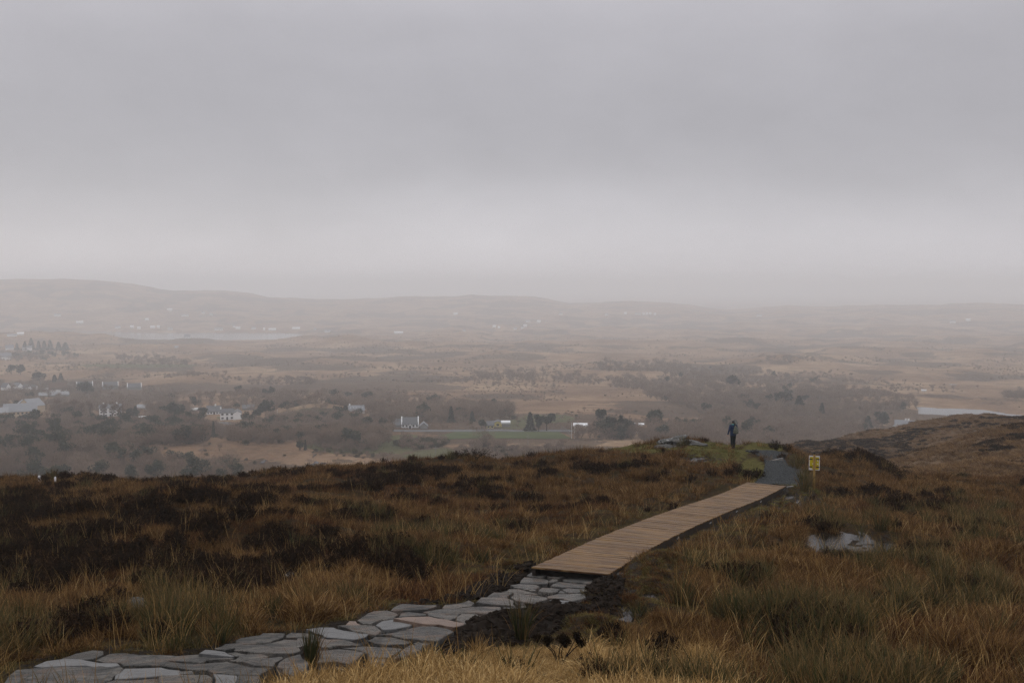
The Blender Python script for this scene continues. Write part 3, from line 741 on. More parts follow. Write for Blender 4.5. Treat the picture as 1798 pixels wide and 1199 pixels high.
# timber edging step across the gravel, and pale boards at the boardwalk's far corner
e1, e2 = ground_at(1351, 811.5), ground_at(1374, 811); mb = MB(); dd = (e2 - e1)
mb.box(0, dd.length, -.035, .035, -.06, .075); M['weathered'] = plain('weathered_timber', (.17, .16, .15), .6, .3, .35, 5)
o = mb.build('step_timber', M['weathered'], loc=e1, rotz=math.atan2(dd.y, dd.x)); tag(o, 'weathered timber step laid across the grey gravel path', 'timber')
e1, e2 = ground_at(1381, 855.5), ground_at(1392, 854.5); mb = MB(); dd = (e2 - e1)
mb.box(0, dd.length, -.04, .04, -.05, .03)
o = mb.build('timber_offcut', M['weathered'], loc=e1, rotz=math.atan2(dd.y, dd.x)); tag(o, 'pale strip lying at the far right corner of the boardwalk', 'timber')

# ------------------------------------------------------------------ notice on a post, seen from behind
sb = ground_at(1429, 861); sd_ = math.hypot(sb.x, sb.y)
sc_m = sd_ / F_PX                       # metres per photo pixel there
sign = tag(link('sign_post', None, loc=sb), 'yellow notice board with white edges on a wooden post by the gravel path', 'sign')
face = math.atan2(sb.x, sb.y)
sign.rotation_euler = (0, 0, -face)
M['post'] = plain('yellowed_pine_post', (.30, .185, .055), .6, .3, .35, 5)
M['yellow'] = plain('yellow_notice_sheet', (.55, .44, .012), .5, .3, .12, 6)
M['white'] = plain('white_board', (.72, .70, .73), .5, .3, .05)
M['black'] = plain('dark_bracket', (.025, .018, .014), .6, .3, .2)
M['orange'] = plain('orange_print', (.60, .30, .02), .5, .3, .1)
hpost = 65 * sc_m
mb = MB(); mb.tube([(0, 0, -.3), (0, 0, hpost * .5), (0, 0, hpost - .03), (0, 0, hpost)], [.05, .048, .046, .030], 10); post = mb.build('post', M['post'], sign, smooth=True)
mb = MB(); mb.tube([(0, 0, hpost - .07), (0, 0, hpost + .004), (0, 0, hpost + .02)], [.052, .05, .015], 10); mb.build('post_cap', M['black'], post)
bw_, bh_ = 17.5 * sc_m, 24.5 * sc_m; zc = hpost - 6 * sc_m - bh_ / 2
yb = .06
mb = MB(); mb.box(-bw_ / 2, bw_ / 2, yb, yb + .012, zc - bh_ / 2, zc + bh_ / 2); board = mb.build('board', M['white'], sign)
mb = MB(); mb.box(-bw_ / 2 + .03, bw_ / 2 - .03, yb - .004, yb + .001, zc - bh_ / 2 + .03, zc + bh_ / 2 - .05); mb.build('yellow_sheet', M['yellow'], board)
mb = MB(); mb.box(.02, bw_ / 2 - .035, yb - .006, yb - .001, zc - bh_ / 2 + .10, zc - bh_ / 2 + .17); mb.build('orange_patch', M['orange'], board)
for zz in (zc + bh_ * .27, zc - bh_ * .27):
    for s in (-1, 1):
        mb = MB(); x0, x1 = sorted((s * bw_ * .18, s * (bw_ / 2 - .012))); mb.box(x0, x1, yb - .025, yb - .003, zz - .022, zz + .022); mb.build('bracket', M['black'], board)
for (fx, fz) in ((.30, .17), (.30, -.06), (.02, -.06), (-.14, -.06)):
    mb = MB(); mb.tube([(fx * bw_, yb - .005, zc + fz * bh_), (fx * bw_, yb - .015, zc + fz * bh_)], .022, 8); mb.build('white_disc', M['white'], board)
mb = MB(); mb.box(-bw_ / 2 + .012, -bw_ * .2, yb - .008, yb - .002, zc - bh_ / 2 + .012, zc - bh_ / 2 + .075); mb.build('white_label', M['white'], board)

# ------------------------------------------------------------------ rocks
def rock_material(name, c1, c2, lichen):
    m = NT(name, .7, .3); p = m.pos()
    c = m.mix(m.noise(p, 5, 5, .65), c1, c2)
    c = m.mix(m.ramp(m.noise(p, 3.2, 5, .6), [(.66, 0), (.78, .9)]), c, lichen)
    m.col(c); m.bump(m.noise(p, 9, 6, .7), .8, .04); return m.m
M['rock'] = rock_material('mica_schist', (.035, .034, .032), (.09, .087, .083), (.33, .33, .33))
M['rock_dark'] = rock_material('dark_schist', (.03, .028, .026), (.075, .07, .065), (.14, .14, .13))
def rock(name, loc, size, seed, mat, label, rotz=0, tilt=0, cat='rock'):
    bm = bmesh.new(); bmesh.ops.create_icosphere(bm, subdivisions=3, radius=1)
    for v in bm.verts:
        n = mnoise.fractal(v.co * 1.1 + Vector((seed, seed * 2, 0)), 1.0, 2.0, 4)
        c = v.co * (1 + .35 * n); c.z = math.copysign(abs(c.z) ** .7, c.z)
        c.z = round(c.z * 4) / 4 * .5 + c.z * .5
        v.co = Vector((c.x * size[0], c.y * size[1], c.z * size[2]))
    me = bpy.data.meshes.new(name); bm.to_mesh(me); bm.free(); me.materials.append(mat)
    o = link(name, me, loc=loc); o.rotation_euler = (0, tilt, rotz); return tag(o, label, cat)
def gp_(px, py, dz=0, **k):
    k.setdefault('rmax', 64.0); p = ground_at(px, py, **k); return Vector((p.x, p.y, float(zt(p.x, p.y)) + dz))
rock('rock_slab', gp_(1178, 778, .14), (.75, .5, .16), 1.2, M['rock'], 'pale lichened rock slab on the knoll left of the hiker', 0, -.12)
rock('rock_slab', gp_(1193, 776, .26), (.50, .4, .13), 4.2, M['rock'], 'pale upper rock slab leaning on the slab on the knoll', .2, -.16)
rock('rock_outcrop', gp_(1212, 781, .0), (1.0, .9, .30), 7.7, M['rock_dark'], 'rounded dark rock outcrop right of the pale slabs', .5, .1)
rock('rock_outcrop', gp_(1170, 787, .0), (.8, .4, .2), 9.7, M['rock_dark'], 'low dark rock ledge below the pale slabs', .1, 0)
rock('boulder', gp_(506, 1018, .05), (.14, .12, .12), 2.2, M['rock'], 'small pale boulder in the heather above the stone path', .5)
rock('boulder', gp_(242, 1066, .03), (.20, .25, .14), 3.3, M['stone'], 'pale grey boulder half sunk behind rushes at left', .8)
rock('boulder', gp_(1084, 1012, .03), (.16, .10, .06), 5.3, M['rock'], 'grey stone beside the near right corner of the boardwalk', .3)
# ------------------------------------------------------------------ the hiker
def person_build():
    base = gp_(1287, 787.5, -.01)
    base.z = float(zt(base.x, base.y)) - .01
    root = tag(link('person', None, loc=base), 'person in a blue jacket and dark trousers standing with back turned', 'person')
    face = math.atan2(base.x, base.y)
    root.rotation_euler = (0, 0, -face + math.radians(28))        # looking out over the valley, a little to the left
    Hh = 1.68
    M['skin'] = plain('skin', (.45, .27, .20), .5, .3, .1); M['hair'] = plain('dark_hair', (.012, .009, .008), .5, .4, .3, 20)
    M['jacket'] = plain('blue_jacket', (.010, .026, .075), .55, .3, .3, 5); M['trousers'] = plain('dark_trousers', (.008, .012, .014), .7, .2, .3, 6)
    M['boots'] = plain('boots', (.012, .010, .009), .6, .3, .2); M['teal'] = plain('teal_collar', (.02, .30, .27), .6, .2, .2)
    def skin(name, chains, mat, parent=root, vox=.012, sm=True):
        """one continuous surface: tapered limbs united and remeshed"""
        bm = bmesh.new()
        for ch in chains:
            for (p, r), (q, s) in zip(ch[:-1], ch[1:]):
                p, q = Vector(p), Vector(q); n = max(2, int((q - p).length / (min(r if not hasattr(r, '__len__') else min(r), .05) * .7)) + 1)
                r = (r, r, r) if not hasattr(r, '__len__') else r; s = (s, s, s) if not hasattr(s, '__len__') else s
                for i in range(n + 1):
                    f = i / n; c = p.lerp(q, f); rr = [r[k] * (1 - f) + s[k] * f for k in range(3)]
                    bmesh.ops.create_icosphere(bm, subdivisions=2, radius=1, matrix=Matrix.Translation(c) @ Matrix.Diagonal((*rr, 1)))
        me = bpy.data.meshes.new(name); bm.to_mesh(me); bm.free()
        t = bpy.data.objects.new('tmp', me); COL.objects.link(t)
        md = t.modifiers.new('r', 'REMESH'); md.mode = 'VOXEL'; md.voxel_size = vox; md.use_smooth_shade = True
        s2 = t.modifiers.new('s', 'SMOOTH'); s2.iterations = 2; s2.factor = .5
        dg = bpy.context.evaluated_depsgraph_get()
        out = bpy.data.meshes.new_from_object(t.evaluated_get(dg)); out.name = name
        bpy.data.objects.remove(t); bpy.data.meshes.remove(me)
        out.materials.clear(); out.materials.append(mat)
        return link(name, out, parent)
    # facing +Y; x right
    sh = 1.38; hip = .88
    def arm(s, el, wr): return [((s * .185, -.01, sh), .052), (el, .042), (wr, .030)]
    elL, wrL = (-.27, -.02, 1.12), (-.31, .05, .88); elR, wrR = (.26, .02, 1.12), (.20, .16, .93)
    hand = []
    for s, w in ((-1, Vector(wrL)), (1, Vector(wrR))):
        d = Vector((s * .02, .12, -1)).normalized(); pal = w + d * .075
        hand.append([(w, .026), (pal, (.018, .032, .03))])
        for k in range(4):
            L = (.062, .074, .070, .055)[k]; b = pal + Vector((0, .030 - k * .020, -.012))
            m1 = b + (d + Vector((-s * .25, 0, 0))).normalized() * L * .55; m2 = m1 + (d + Vector((-s * .8, .05, 0))).normalized() * L * .5
            hand.append([(b, .0095), (m1, .0085), (m2, .007)])
        tb = w + d * .03 + Vector((0, .03, 0)); hand.append([(tb, .012), (tb + Vector((-s * .012, .025, -.03)), .010), (tb + Vector((-s * .02, .03, -.06)), .008)])
    body = [[((0, 0, hip), (.15, .10, .10)), ((0, 0, 1.1), (.12, .085, .1)), ((0, -.01, 1.32), (.155, .10, .09)), ((0, -.005, 1.40), (.09, .07, .06))],
            [((0, 0, 1.40), .055), ((0, .01, 1.49), .050)],
            [((0, .02, 1.56), (.070, .085, .085)), ((0, .03, 1.585), (.073, .092, .095))], [((0, .10, 1.52), .03), ((0, .07, 1.51), .045)], [((0, .118, 1.555), .012), ((0, .125, 1.54), .014)],
            [((-.075, .02, 1.56), (.012, .02, .03)), ((.075, .02, 1.56), (.012, .02, .03))],
            arm(-1, elL, wrL), arm(1, elR, wrR),
            [((-.09, 0, hip), .085), ((-.095, .01, .48), .056), ((-.065, -.01, .1), .04), ((-.065, .0, .06), .042)],
            [((.09, 0, hip), .085), ((.085, .015, .48), .056), ((.06, -.005, .1), .04), ((.06, .0, .06), .042)]] + hand
    b = skin('body', body, M['skin'], vox=.008)
    for sx in (-.028, .028):
        e = MB(); e.tube([(sx, .105, 1.575), (sx, .116, 1.575)], [.010, .006], 8); e.build('eye', M['hair'], b)
    e = MB(); e.box(-.022, .022, .118, .127, 1.505, 1.511); e.build('mouth', M['orange'], b)
    jk = [[((0, 0, hip - .06), (.205, .15, .06)), ((0, 0, 1.1), (.19, .14, .1)), ((0, -.01, 1.30), (.205, .14, .10)), ((0, -.01, 1.39), (.12, .09, .06))],
          [((-.19, -.01, sh), .070), (elL, .060), (wrL, .046)], [((.19, -.01, sh), .070), (elR, .060), (wrR, .046)],
          [((-.06, -.10, 1.40), .055), ((.06, -.10, 1.40), .055)], [((-.12, -.01, 1.40), .06), ((.12, -.01, 1.40), .06)]]
    skin('jacket', jk, M['jacket'], vox=.012)
    tr = [[((0, 0, hip), (.165, .115, .09)), ((0, 0, hip - .08), (.16, .11, .06))],
          [((-.088, 0, hip - .05), .102), ((-.085, .01, .48), .078), ((-.066, -.01, .08), .066)], [((.088, 0, hip - .05), .102), ((.076, .015, .48), .078), ((.060, -.005, .08), .066)]]
    skin('trousers', tr, M['trousers'], vox=.012)
    for sx in (-.066, .06): skin('boot', [[((sx, -.03, .05), (.045, .05, .05)), ((sx, .05, .04), (.045, .06, .035)), ((sx, .12, .035), (.04, .04, .03))], [((sx, -.02, .05), .05), ((sx, -.01, .13), .052)]], M['boots'], vox=.01)
    hr = [[((0, .0, 1.59), (.085, .095, .092)), ((0, -.01, 1.62), (.08, .09, .07))], [((0, -.07, 1.57), (.06, .04, .06)), ((.02, -.12, 1.50), .042), ((.05, -.145, 1.42), .035), ((.06, -.15, 1.36), .018)]]
    skin('hair', hr, M['hair'], vox=.01)
    skin('collar', [[((-.07, -.055, 1.445), .038), ((0, -.08, 1.45), .040), ((.05, -.06, 1.445), .034)], [((-.07, -.055, 1.445), .036), ((-.07, .03, 1.44), .03)]], M['teal'], vox=.01)
    # the rucksack hangs from the shoulders: a thing of its own
    bp = tag(link('backpack', None, loc=base), 'grey-green backpack worn by the person in the blue jacket', 'backpack')
    bp.rotation_euler = root.rotation_euler
    M['pack'] = plain('grey_green_canvas', (.095, .098, .078), .75, .2, .25, 9); M['strap'] = plain('dark_strap', (.015, .016, .016), .7, .2, .1)
    skin('pack_bag', [[((.04, -.25, .98), (.18, .11, .07)), ((.04, -.25, 1.12), (.17, .11, .09)), ((.04, -.22, 1.27), (.105, .08, .06)), ((.04, -.18, 1.37), (.045, .045, .035))]], M['pack'], bp, .012)
    skin('pocket', [[((-.03, -.36, 1.0), (.06, .03, .055)), ((.10, -.36, 1.0), (.06, .03, .055))]], M['pack'], bp, .01)
    for s in (-1, 1):
        mb = MB(); mb.tube([(.03 + s * .05, -.16, 1.34), (.03 + s * .10, -.07, 1.46), (s * .13, .06, 1.42), (s * .14, .11, 1.25), (s * .12, .0, 1.05), (.03 + s * .10, -.17, 1.0)], .014, 6); mb.build('strap', M['strap'], bp, smooth=True)
person_build()
# ------------------------------------------------------------------ plant kit (meshes the bog vegetation is made of)
kit = bpy.data.collections.new('plant_kit')
def blades(n, hgt, rad, lean, droop, width, seed, bias=(.10, .0), hv=.35, seg=4, up=.0):
    r = np.random.default_rng(seed)
    if n > 20: n = int(n * .62)
    width = width * 1.9                                       # a blade here stands for a strand of two or three
    az = r.uniform(0, 2 * np.pi, n); br = rad * np.sqrt(r.uniform(0, 1, n)); L = hgt * (1 - hv + 2 * hv * r.uniform(0, 1, n) ** 1.2)
    bx, by = br * np.cos(az), br * np.sin(az)
    a2 = az + r.normal(0, .7, n)
    tilt = np.abs(r.normal(lean, lean * .5, n)) * (.35 + .65 * br / max(rad, 1e-6)) + .03
    dr = np.abs(r.normal(droop, droop * .5, n))
    P = []; p = np.stack([bx, by, np.full(n, -.03)], -1); P.append(p)
    for s in range(seg):
        ang = np.clip(tilt + dr * ((s + .5) / seg) ** 1.5, 0, 2.6)
        d = np.stack([np.sin(ang) * np.cos(a2) + bias[0] * (s + 1) / seg, np.sin(ang) * np.sin(a2) + bias[1] * (s + 1) / seg, np.cos(ang) + up], -1)
        d /= np.linalg.norm(d, axis=1)[:, None]
        a2 = a2 + r.normal(0, .12, n)
        p = p + d * (L / seg)[:, None]; p[:, 2] = np.maximum(p[:, 2], -.03 + .01 * s); P.append(p)
    sa = r.uniform(0, 2 * np.pi, n); side = np.stack([np.cos(sa), np.sin(sa), np.zeros(n)], -1)
    w = width * r.uniform(.7, 1.3, n)
    V, tt, bv = [], [], []
    rv = r.uniform(0, 1, n)
    for s in range(seg):
        q = w * (1, .95, .8, .55, .4)[s] / 2
        V += [P[s] - side * q[:, None], P[s] + side * q[:, None]]; tt += [np.full(n, s / seg)] * 2; bv += [rv, rv]
    V.append(P[seg]); tt.append(np.full(n, 1.0)); bv.append(rv)
    nv = 2 * seg + 1
    V = np.stack(V, 1).reshape(-1, 3); tt = np.stack(tt, 1).ravel(); bv = np.stack(bv, 1).ravel()
    b = np.arange(n) * nv
    quads_ = np.concatenate([np.stack([b + 2 * s, b + 2 * s + 1, b + 2 * s + 3, b + 2 * s + 2], -1) for s in range(seg - 1)])
    tris_ = np.stack([b + 2 * seg - 2, b + 2 * seg - 1, b + 2 * seg], -1)
    return V, quads_, tris_, tt, bv
def join(parts):
    V, Q, T, tt, bv = [], [], [], [], []; o = 0
    for p in parts:
        V.append(p[0]); Q.append(p[1] + o); T.append(p[2] + o); tt.append(p[3]); bv.append(p[4]); o += len(p[0])
    return np.concatenate(V), np.concatenate(Q), np.concatenate(T), np.concatenate(tt), np.concatenate(bv)
def blade_mesh(name, parts, mat):
    V, Q, T, tt, bv = join(parts) if isinstance(parts, list) else parts
    return mesh_np(name, V, [Q, T] if len(Q) else [T], [mat], False, {'along': tt, 'which': bv})
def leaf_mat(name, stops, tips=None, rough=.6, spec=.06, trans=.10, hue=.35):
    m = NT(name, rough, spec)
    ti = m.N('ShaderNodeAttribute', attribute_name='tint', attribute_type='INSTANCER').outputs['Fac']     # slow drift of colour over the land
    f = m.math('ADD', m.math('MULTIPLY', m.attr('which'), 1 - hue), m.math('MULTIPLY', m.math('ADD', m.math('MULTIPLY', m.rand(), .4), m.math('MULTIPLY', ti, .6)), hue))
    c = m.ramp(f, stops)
    if tips: c = m.mix(m.ramp(m.attr('along'), [(tips[1], 0), (1, 1)]), c, tips[0])
    m.col(c)
    if trans:
        t = m.N('ShaderNodeBsdfTranslucent'); m.l.new(c, t.inputs[0])
        mx = m.N('ShaderNodeMixShader', {0: trans}); m.l.new(m.b.outputs[0], mx.inputs[1]); m.l.new(t.outputs[0], mx.inputs[2]); m.l.new(mx.outputs[0], m.out.inputs[0])
    return m.m
M['deer'] = leaf_mat('deer_grass', [(0, (.022, .010, .004)), (.25, (.056, .026, .009)), (.5, (.115, .058, .020)), (.75, (.21, .118, .043)), (1, (.50, .32, .14))])
M['red'] = leaf_mat('red_moor_litter', [(0, (.020, .009, .005)), (.4, (.060, .025, .009)), (.7, (.12, .053, .019)), (1, (.38, .215, .088))])
M['golden'] = leaf_mat('golden_moor_grass', [(0, (.085, .044, .014)), (.3, (.20, .115, .04)), (.65, (.37, .23, .086)), (1, (.66, .48, .24))])
M['rush'] = leaf_mat('soft_rush', [(0, (.022, .028, .012)), (.35, (.040, .046, .017)), (.55, (.072, .066, .025)), (.75, (.15, .095, .038)), (1, (.28, .185, .08))], ((.17, .10, .045), .72))
M['turf'] = leaf_mat('short_turf', [(0, (.045, .035, .012)), (.5, (.10, .075, .025)), (1, (.17, .12, .045))])
M['green'] = leaf_mat('green_turf', [(0, (.050, .052, .014)), (.5, (.095, .090, .025)), (1, (.17, .14, .045))])
M['heather'] = leaf_mat('heather', [(0, (.008, .006, .004)), (.45, (.020, .013, .009)), (.75, (.042, .025, .015)), (1, (.10, .058, .032))], None, .9, .0, .1)
M['heather_wood'] = plain('heather_wood', (.018, .013, .010), .8, .1, .3)
def add_kit(prefix, meshes):
    obs = []
    for i, me in enumerate(meshes):
        o = bpy.data.objects.new('%s_%02d' % (prefix, i), me); obs.append(o)
    return obs
def heather_bush(seed, R_=.28, H_=.34, n=34, leaf=.026, per=20):
    r = np.random.default_rng(seed); parts = []
    V, T, tt, bv = [], [], [], []
    o = 0
    for k in range(n):
        az = r.uniform(0, 6.283); q = math.sqrt(r.uniform(0, 1)) ; tip = np.array([math.cos(az) * R_ * q, math.sin(az) * R_ * q, H_ * (1 - .45 * q * q) * r.uniform(.75, 1.1)])
        root = tip * np.array([.25, .25, 0]) + [0, 0, -.03]
        d = tip - root; s = np.array([math.cos(az + 1.5), math.sin(az + 1.5), 0]) * .004
        V += [root - s, root + s, tip]; T.append([o, o + 1, o + 2]); o += 3; b = r.uniform(0, .5); tt += [0, 0, 1]; bv += [b] * 3
        b = r.uniform(0, 1)
        for j in range(per):
            f = r.uniform(.45, 1.02); c = root + d * f + r.normal(0, .016, 3) * (1.3 - f * .5)
            e1 = r.normal(0, 1, 3); e1 /= np.linalg.norm(e1); e2 = r.normal(0, 1, 3); e2 -= e1 * (e1 @ e2); e2 /= np.linalg.norm(e2)
            e1[2] += .5
            L = leaf * r.uniform(.6, 1.5)
            V += [c - e2 * L * .35, c + e2 * L * .35, c + e1 * L * 1.4]; T.append([o, o + 1, o + 2]); o += 3; tt += [f] * 3; bv += [min(1, max(0, b + r.normal(0, .18)))] * 3
    return np.array(V), np.zeros((0, 4), int), np.array(T), np.array(tt), np.array(bv)
K = {}
K['deer'] = add_kit('deer_grass', [blade_mesh('deer_grass', [blades(85, .27, .15, .45, .8, .0050, s, (.22, .05)), blades(45, .18, .17, .9, .9, .006, s + 50, (.15, 0))], M['deer']) for s in range(7)])
K['red'] = add_kit('red_litter', [blade_mesh('red_litter', [blades(90, .15, .17, .9, 1.1, .0065, 100 + s, (.15, 0)), blades(30, .24, .12, .35, .6, .005, 150 + s, (.2, 0))], M['red']) for s in range(5)])
K['golden'] = add_kit('golden_grass', [blade_mesh('golden_grass', [blades(210, .31, .16, .75, 1.9, .0048, 200 + s, (.15, -.1)), blades(60, .2, .2, 1.0, 1.2, .005, 260 + s)], M['golden']) for s in range(6)])
K['rush'] = add_kit('rush', [blade_mesh('rush', [blades(62, .42, .13, .42, .40, .0056, 300 + s, (.12, .02), .4), blades(40, .26, .16, .8, .8, .0055, 350 + s)], M['rush']) for s in range(6)])
K['turf'] = add_kit('turf', [blade_mesh('turf', blades(110, .085, .20, .8, .9, .006, 400 + s), M['turf']) for s in range(4)])
K['green'] = add_kit('green_turf', [blade_mesh('green_turf', blades(110, .085, .20, .6, .8, .006, 450 + s), M['green']) for s in range(4)])
K['stalk'] = add_kit('stalk', [blade_mesh('stalk', blades(6, .66, .10, .30, .55, .0042, 500 + s, (.3, .0), .25), M['golden']) for s in range(4)])
K['heather'] = add_kit('heather', [blade_mesh('heather', heather_bush(600 + s), M['heather']) for s in range(6)])
def scatter(name, pts, rots, scls, idx, protos, label=None, kind='stuff', tint=None):
    """one object of ground cover: copies of the kit meshes spread over many points"""
    col_ = bpy.data.collections.new(name + '_kit')
    for o in protos: col_.objects.link(o)
    order = sorted(range(len(protos)), key=lambda i: protos[i].name); inv = np.empty(len(protos), int); inv[order] = np.arange(len(protos))
    me = bpy.data.meshes.new(name); pts = np.asarray(pts, np.float32)
    me.vertices.add(len(pts)); me.vertices.foreach_set('co', pts.ravel())
    a = me.attributes.new('rot', 'FLOAT_VECTOR', 'POINT'); a.data.foreach_set('vector', np.asarray(rots, np.float32).ravel())
    a = me.attributes.new('scl', 'FLOAT_VECTOR', 'POINT'); a.data.foreach_set('vector', np.asarray(scls, np.float32).ravel())
    a = me.attributes.new('idx', 'INT', 'POINT'); a.data.foreach_set('value', inv[np.asarray(idx, int)].astype(np.int32))
    if tint is None: tint = fbm(pts[:, 0] / 25, pts[:, 1] / 25, 401, 3)
    a = me.attributes.new('tint', 'FLOAT', 'POINT'); a.data.foreach_set('value', np.asarray(tint, np.float32))
    ob = link(name, me)
    ng = bpy.data.node_groups.new(name, 'GeometryNodeTree')
    ng.interface.new_socket('Geometry', in_out='INPUT', socket_type='NodeSocketGeometry'); ng.interface.new_socket('Geometry', in_out='OUTPUT', socket_type='NodeSocketGeometry')
    n = ng.nodes; l = ng.links
    gi, go = n.new('NodeGroupInput'), n.new('NodeGroupOutput')
    ci = n.new('GeometryNodeCollectionInfo'); ci.inputs['Collection'].default_value = col_; ci.inputs['Separate Children'].default_value = True; ci.inputs['Reset Children'].default_value = True
    iop = n.new('GeometryNodeInstanceOnPoints'); iop.inputs['Pick Instance'].default_value = True
    def na(nm, ty):
        x = n.new('GeometryNodeInputNamedAttribute'); x.data_type = ty; x.inputs['Name'].default_value = nm; return x.outputs['Attribute']
    e2r = n.new('FunctionNodeEulerToRotation'); l.new(na('rot', 'FLOAT_VECTOR'), e2r.inputs[0])
    l.new(gi.outputs[0], iop.inputs['Points']); l.new(ci.outputs[0], iop.inputs['Instance'])
    l.new(na('idx', 'INT'), iop.inputs['Instance Index']); l.new(e2r.outputs[0], iop.inputs['Rotation']); l.new(na('scl', 'FLOAT_VECTOR'), iop.inputs['Scale'])
    l.new(iop.outputs[0], go.inputs[0])
    md = ob.modifiers.new('scatter', 'NODES'); md.node_group = ng
    return tag(ob, label, None, None, kind)

SINGLE = [(545, 1168, .22), (915, 1122, .25), (1197, 1064, .35), (1122, 1086, .25), (1298, 1026, .4), (1318, 1128, .35), (1655, 1036, .4), (1590, 1180, .35), (1455, 912, .5), (1546, 930, .4), (320, 1112, .3), (385, 1130, .25), (480, 1078, .25), (45, 1092, .35), (985, 1174, .34), (1165, 1160, .3), (1075, 1125, .25), (1080, 1150, .2), (845, 985, .35), (700, 945, .4), (545, 912, .4), (242, 1066, .3), (506, 1018, .3)]
# ---- where the bog plants stand
def candidates(n, r0, r1, u0=-140, u1=1940, power=1.0, seed=1):
    r = np.random.default_rng(seed)
    f = r.uniform(0, 1, n); rr = r0 * (r1 / r0) ** (f ** power)
    k = (r.uniform(u0, u1, n) - CX) / F_PX
    y = rr / np.sqrt(1 + k * k); x = k * y
    return x, y
def E(px, py, cx, cy, rx, ry, soft=.35): return 1 - sstep(1 - soft, 1 + soft, np.hypot((px - cx) / rx, (py - cy) / ry))
x, y = candidates(52000, 9.3, 72, power=.80, seed=3)
z = zt(x, y); px, py = project(x, y, z); rr_ = np.hypot(x, y)
d_bw = seg_dist(x, y, [tuple(p) for p in BW_C]) - BW_W / 2
on_st = np.zeros(len(x), bool)
for P_ in STONE_POLYS: on_st |= in_poly(x, y, P_)
in_out = in_poly(x, y, ST_OUT); d_o = np.where(in_out, 0, seg_dist(x, y, ST_OUT + ST_OUT[:1]))
on_gr = in_poly(x, y, GR_POLY); d_g = seg_dist(x, y, GR_POLY + GR_POLY[:1])
peat = in_poly(x, y, PEAT_R) | in_poly(x, y, PEAT_L)
pud = np.zeros(len(x))
for (c, rx, ry) in PUD:
    ang = math.atan2(c.x, c.y); ex, ey = x - c.x, y - c.y
    a_, b_ = (ex * math.cos(ang) - ey * math.sin(ang)) / (rx * 1.05 + .1), (ex * math.sin(ang) + ey * math.cos(ang)) / (ry * 1.05 + .1)
    pud = np.maximum(pud, (np.hypot(a_, b_) < 1).astype(float))
rv = rng.uniform(0, 1, len(x)); rv2 = rng.uniform(0, 1, len(x))
keep = ~on_st & (d_bw > .04) & ~(on_gr & (d_g > .12))
keep &= ~(in_out & (rv < .86)) & ~(peat & (rv < .90)) & ~((pud > 0) & (rv < .80))
keep &= ~((d_bw < .9) & (rv < .5))
n_big = fbm(x / 5.5, y / 5.5, 201, 4, .55); n_mid = fbm(x / 1.6, y / 1.6, 205, 3, .55); n_sm = fbm(x / .7, y / .7, 209, 2)
thin = fbm(x / .9, y / .9, 233, 3) < .40                       # bare gaps between the tufts
keep &= ~(thin & (rv > .35))
# heather
Hm = np.zeros(len(x))
for e in [(365, 900, 150, 40), (490, 955, 100, 50), (95, 930, 150, 40), (40, 1010, 110, 60), (260, 985, 170, 40), (650, 1000, 90, 42), (420, 1010, 130, 40), (838, 798, 56, 11), (770, 832, 60, 8), (1050, 830, 38, 9), (700, 850, 60, 8), (915, 883, 60, 9), (150, 842, 60, 10),
          (1515, 803, 55, 16), (1545, 820, 40, 12), (640, 855, 40, 8), (560, 835, 40, 5), (480, 832, 16, 4), (1480, 870, 70, 8), (1600, 890, 80, 10), (1320, 830, 30, 12), (1180, 850, 60, 6), (1360, 778, 22, 8), (0, 890, 120, 30), (190, 1080, 80, 30), (120, 1120, 120, 25), (1170, 1150, 50, 20)]:
    Hm = np.maximum(Hm, E(px, py, *e, .5))
heath = (Hm * .95 + (n_mid - .5) * 2.8 + (n_sm - .5) * 2.4 + (n_big - .5) * .8 > .88) | ((n_mid > .63) & (py < 960) & (px < 1100) & (rv2 < .8)) | ((n_mid > .66) & (rv2 < .5) & (py < 1000))
# rushes
Rm = np.maximum.reduce([.26 * sstep(1010, 1150, px) * sstep(900, 1010, py), .40 * (1 - sstep(650, 800, px)) * sstep(1000, 1060, py), .5 * E(px, py, 760, 965, 130, 40), .28 * sstep(1400, 1500, px) * sstep(860, 900, py), .9 * E(px, py, 1412, 848, 14, 16), .9 * E(px, py, 1398, 818, 18, 10), .42 * E(px, py, 1660, 1040, 120, 60)])
heath &= rng.uniform(0, 1, len(x)) < .62
rush = (Rm + (n_mid - .5) * 1.7 + (n_sm - .5) * 1.2 > .60) & ~heath
gold_y = np.interp(px, [440, 600, 700, 780, 900, 1100, 1250, 1300], [1222, 1206, 1188, 1165, 1145, 1140, 1160, 1300])
gold = ((sstep(-12, 12, py - gold_y) * (px > 430) * (px < 1290) * .95 + E(px, py, 1350, 1200, 500, 40) * .32 + E(px, py, 1730, 1040, 90, 60) * .25 + (n_sm - .5) * .7) > .5) & ~rush & ~heath
gold &= ~((px < 440))
redm = ((n_big + (n_mid - .5) * .8) > .53) & ~rush & ~heath & ~gold
mossy = (np.maximum.reduce([E(px, py, 1255, 796, 60, 20), E(px, py, 1345, 785, 38, 10), E(px, py, 1325, 832, 22, 20), E(px, py, 1130, 788, 60, 9), E(px, py, 1390, 862, 40, 10)]) > .35 + rv2 * .4)
tramp = ((d_bw < 2.2 + 2 * (n_mid - .5)) & (d_bw > 0) & (py < 1010)) | (d_o < .5) | ((E(px, py, 1200, 960, 130, 40) > .5) & (rv2 < .75))
kind = np.where(heath, 2, np.where(rush, 1, np.where(gold, 3, np.where(redm, 5, 0))))
kind = np.where(tramp & (rv2 < .8) & (kind != 3), 4, kind)
infront = (d_o < 1.5) & ~in_out & (py > np.interp(px, [0, 450, 700, 1000], [1175, 1165, 1120, 1060])) & (kind != 3)
kind = np.where(infront & (rv2 < .93), 4, kind)
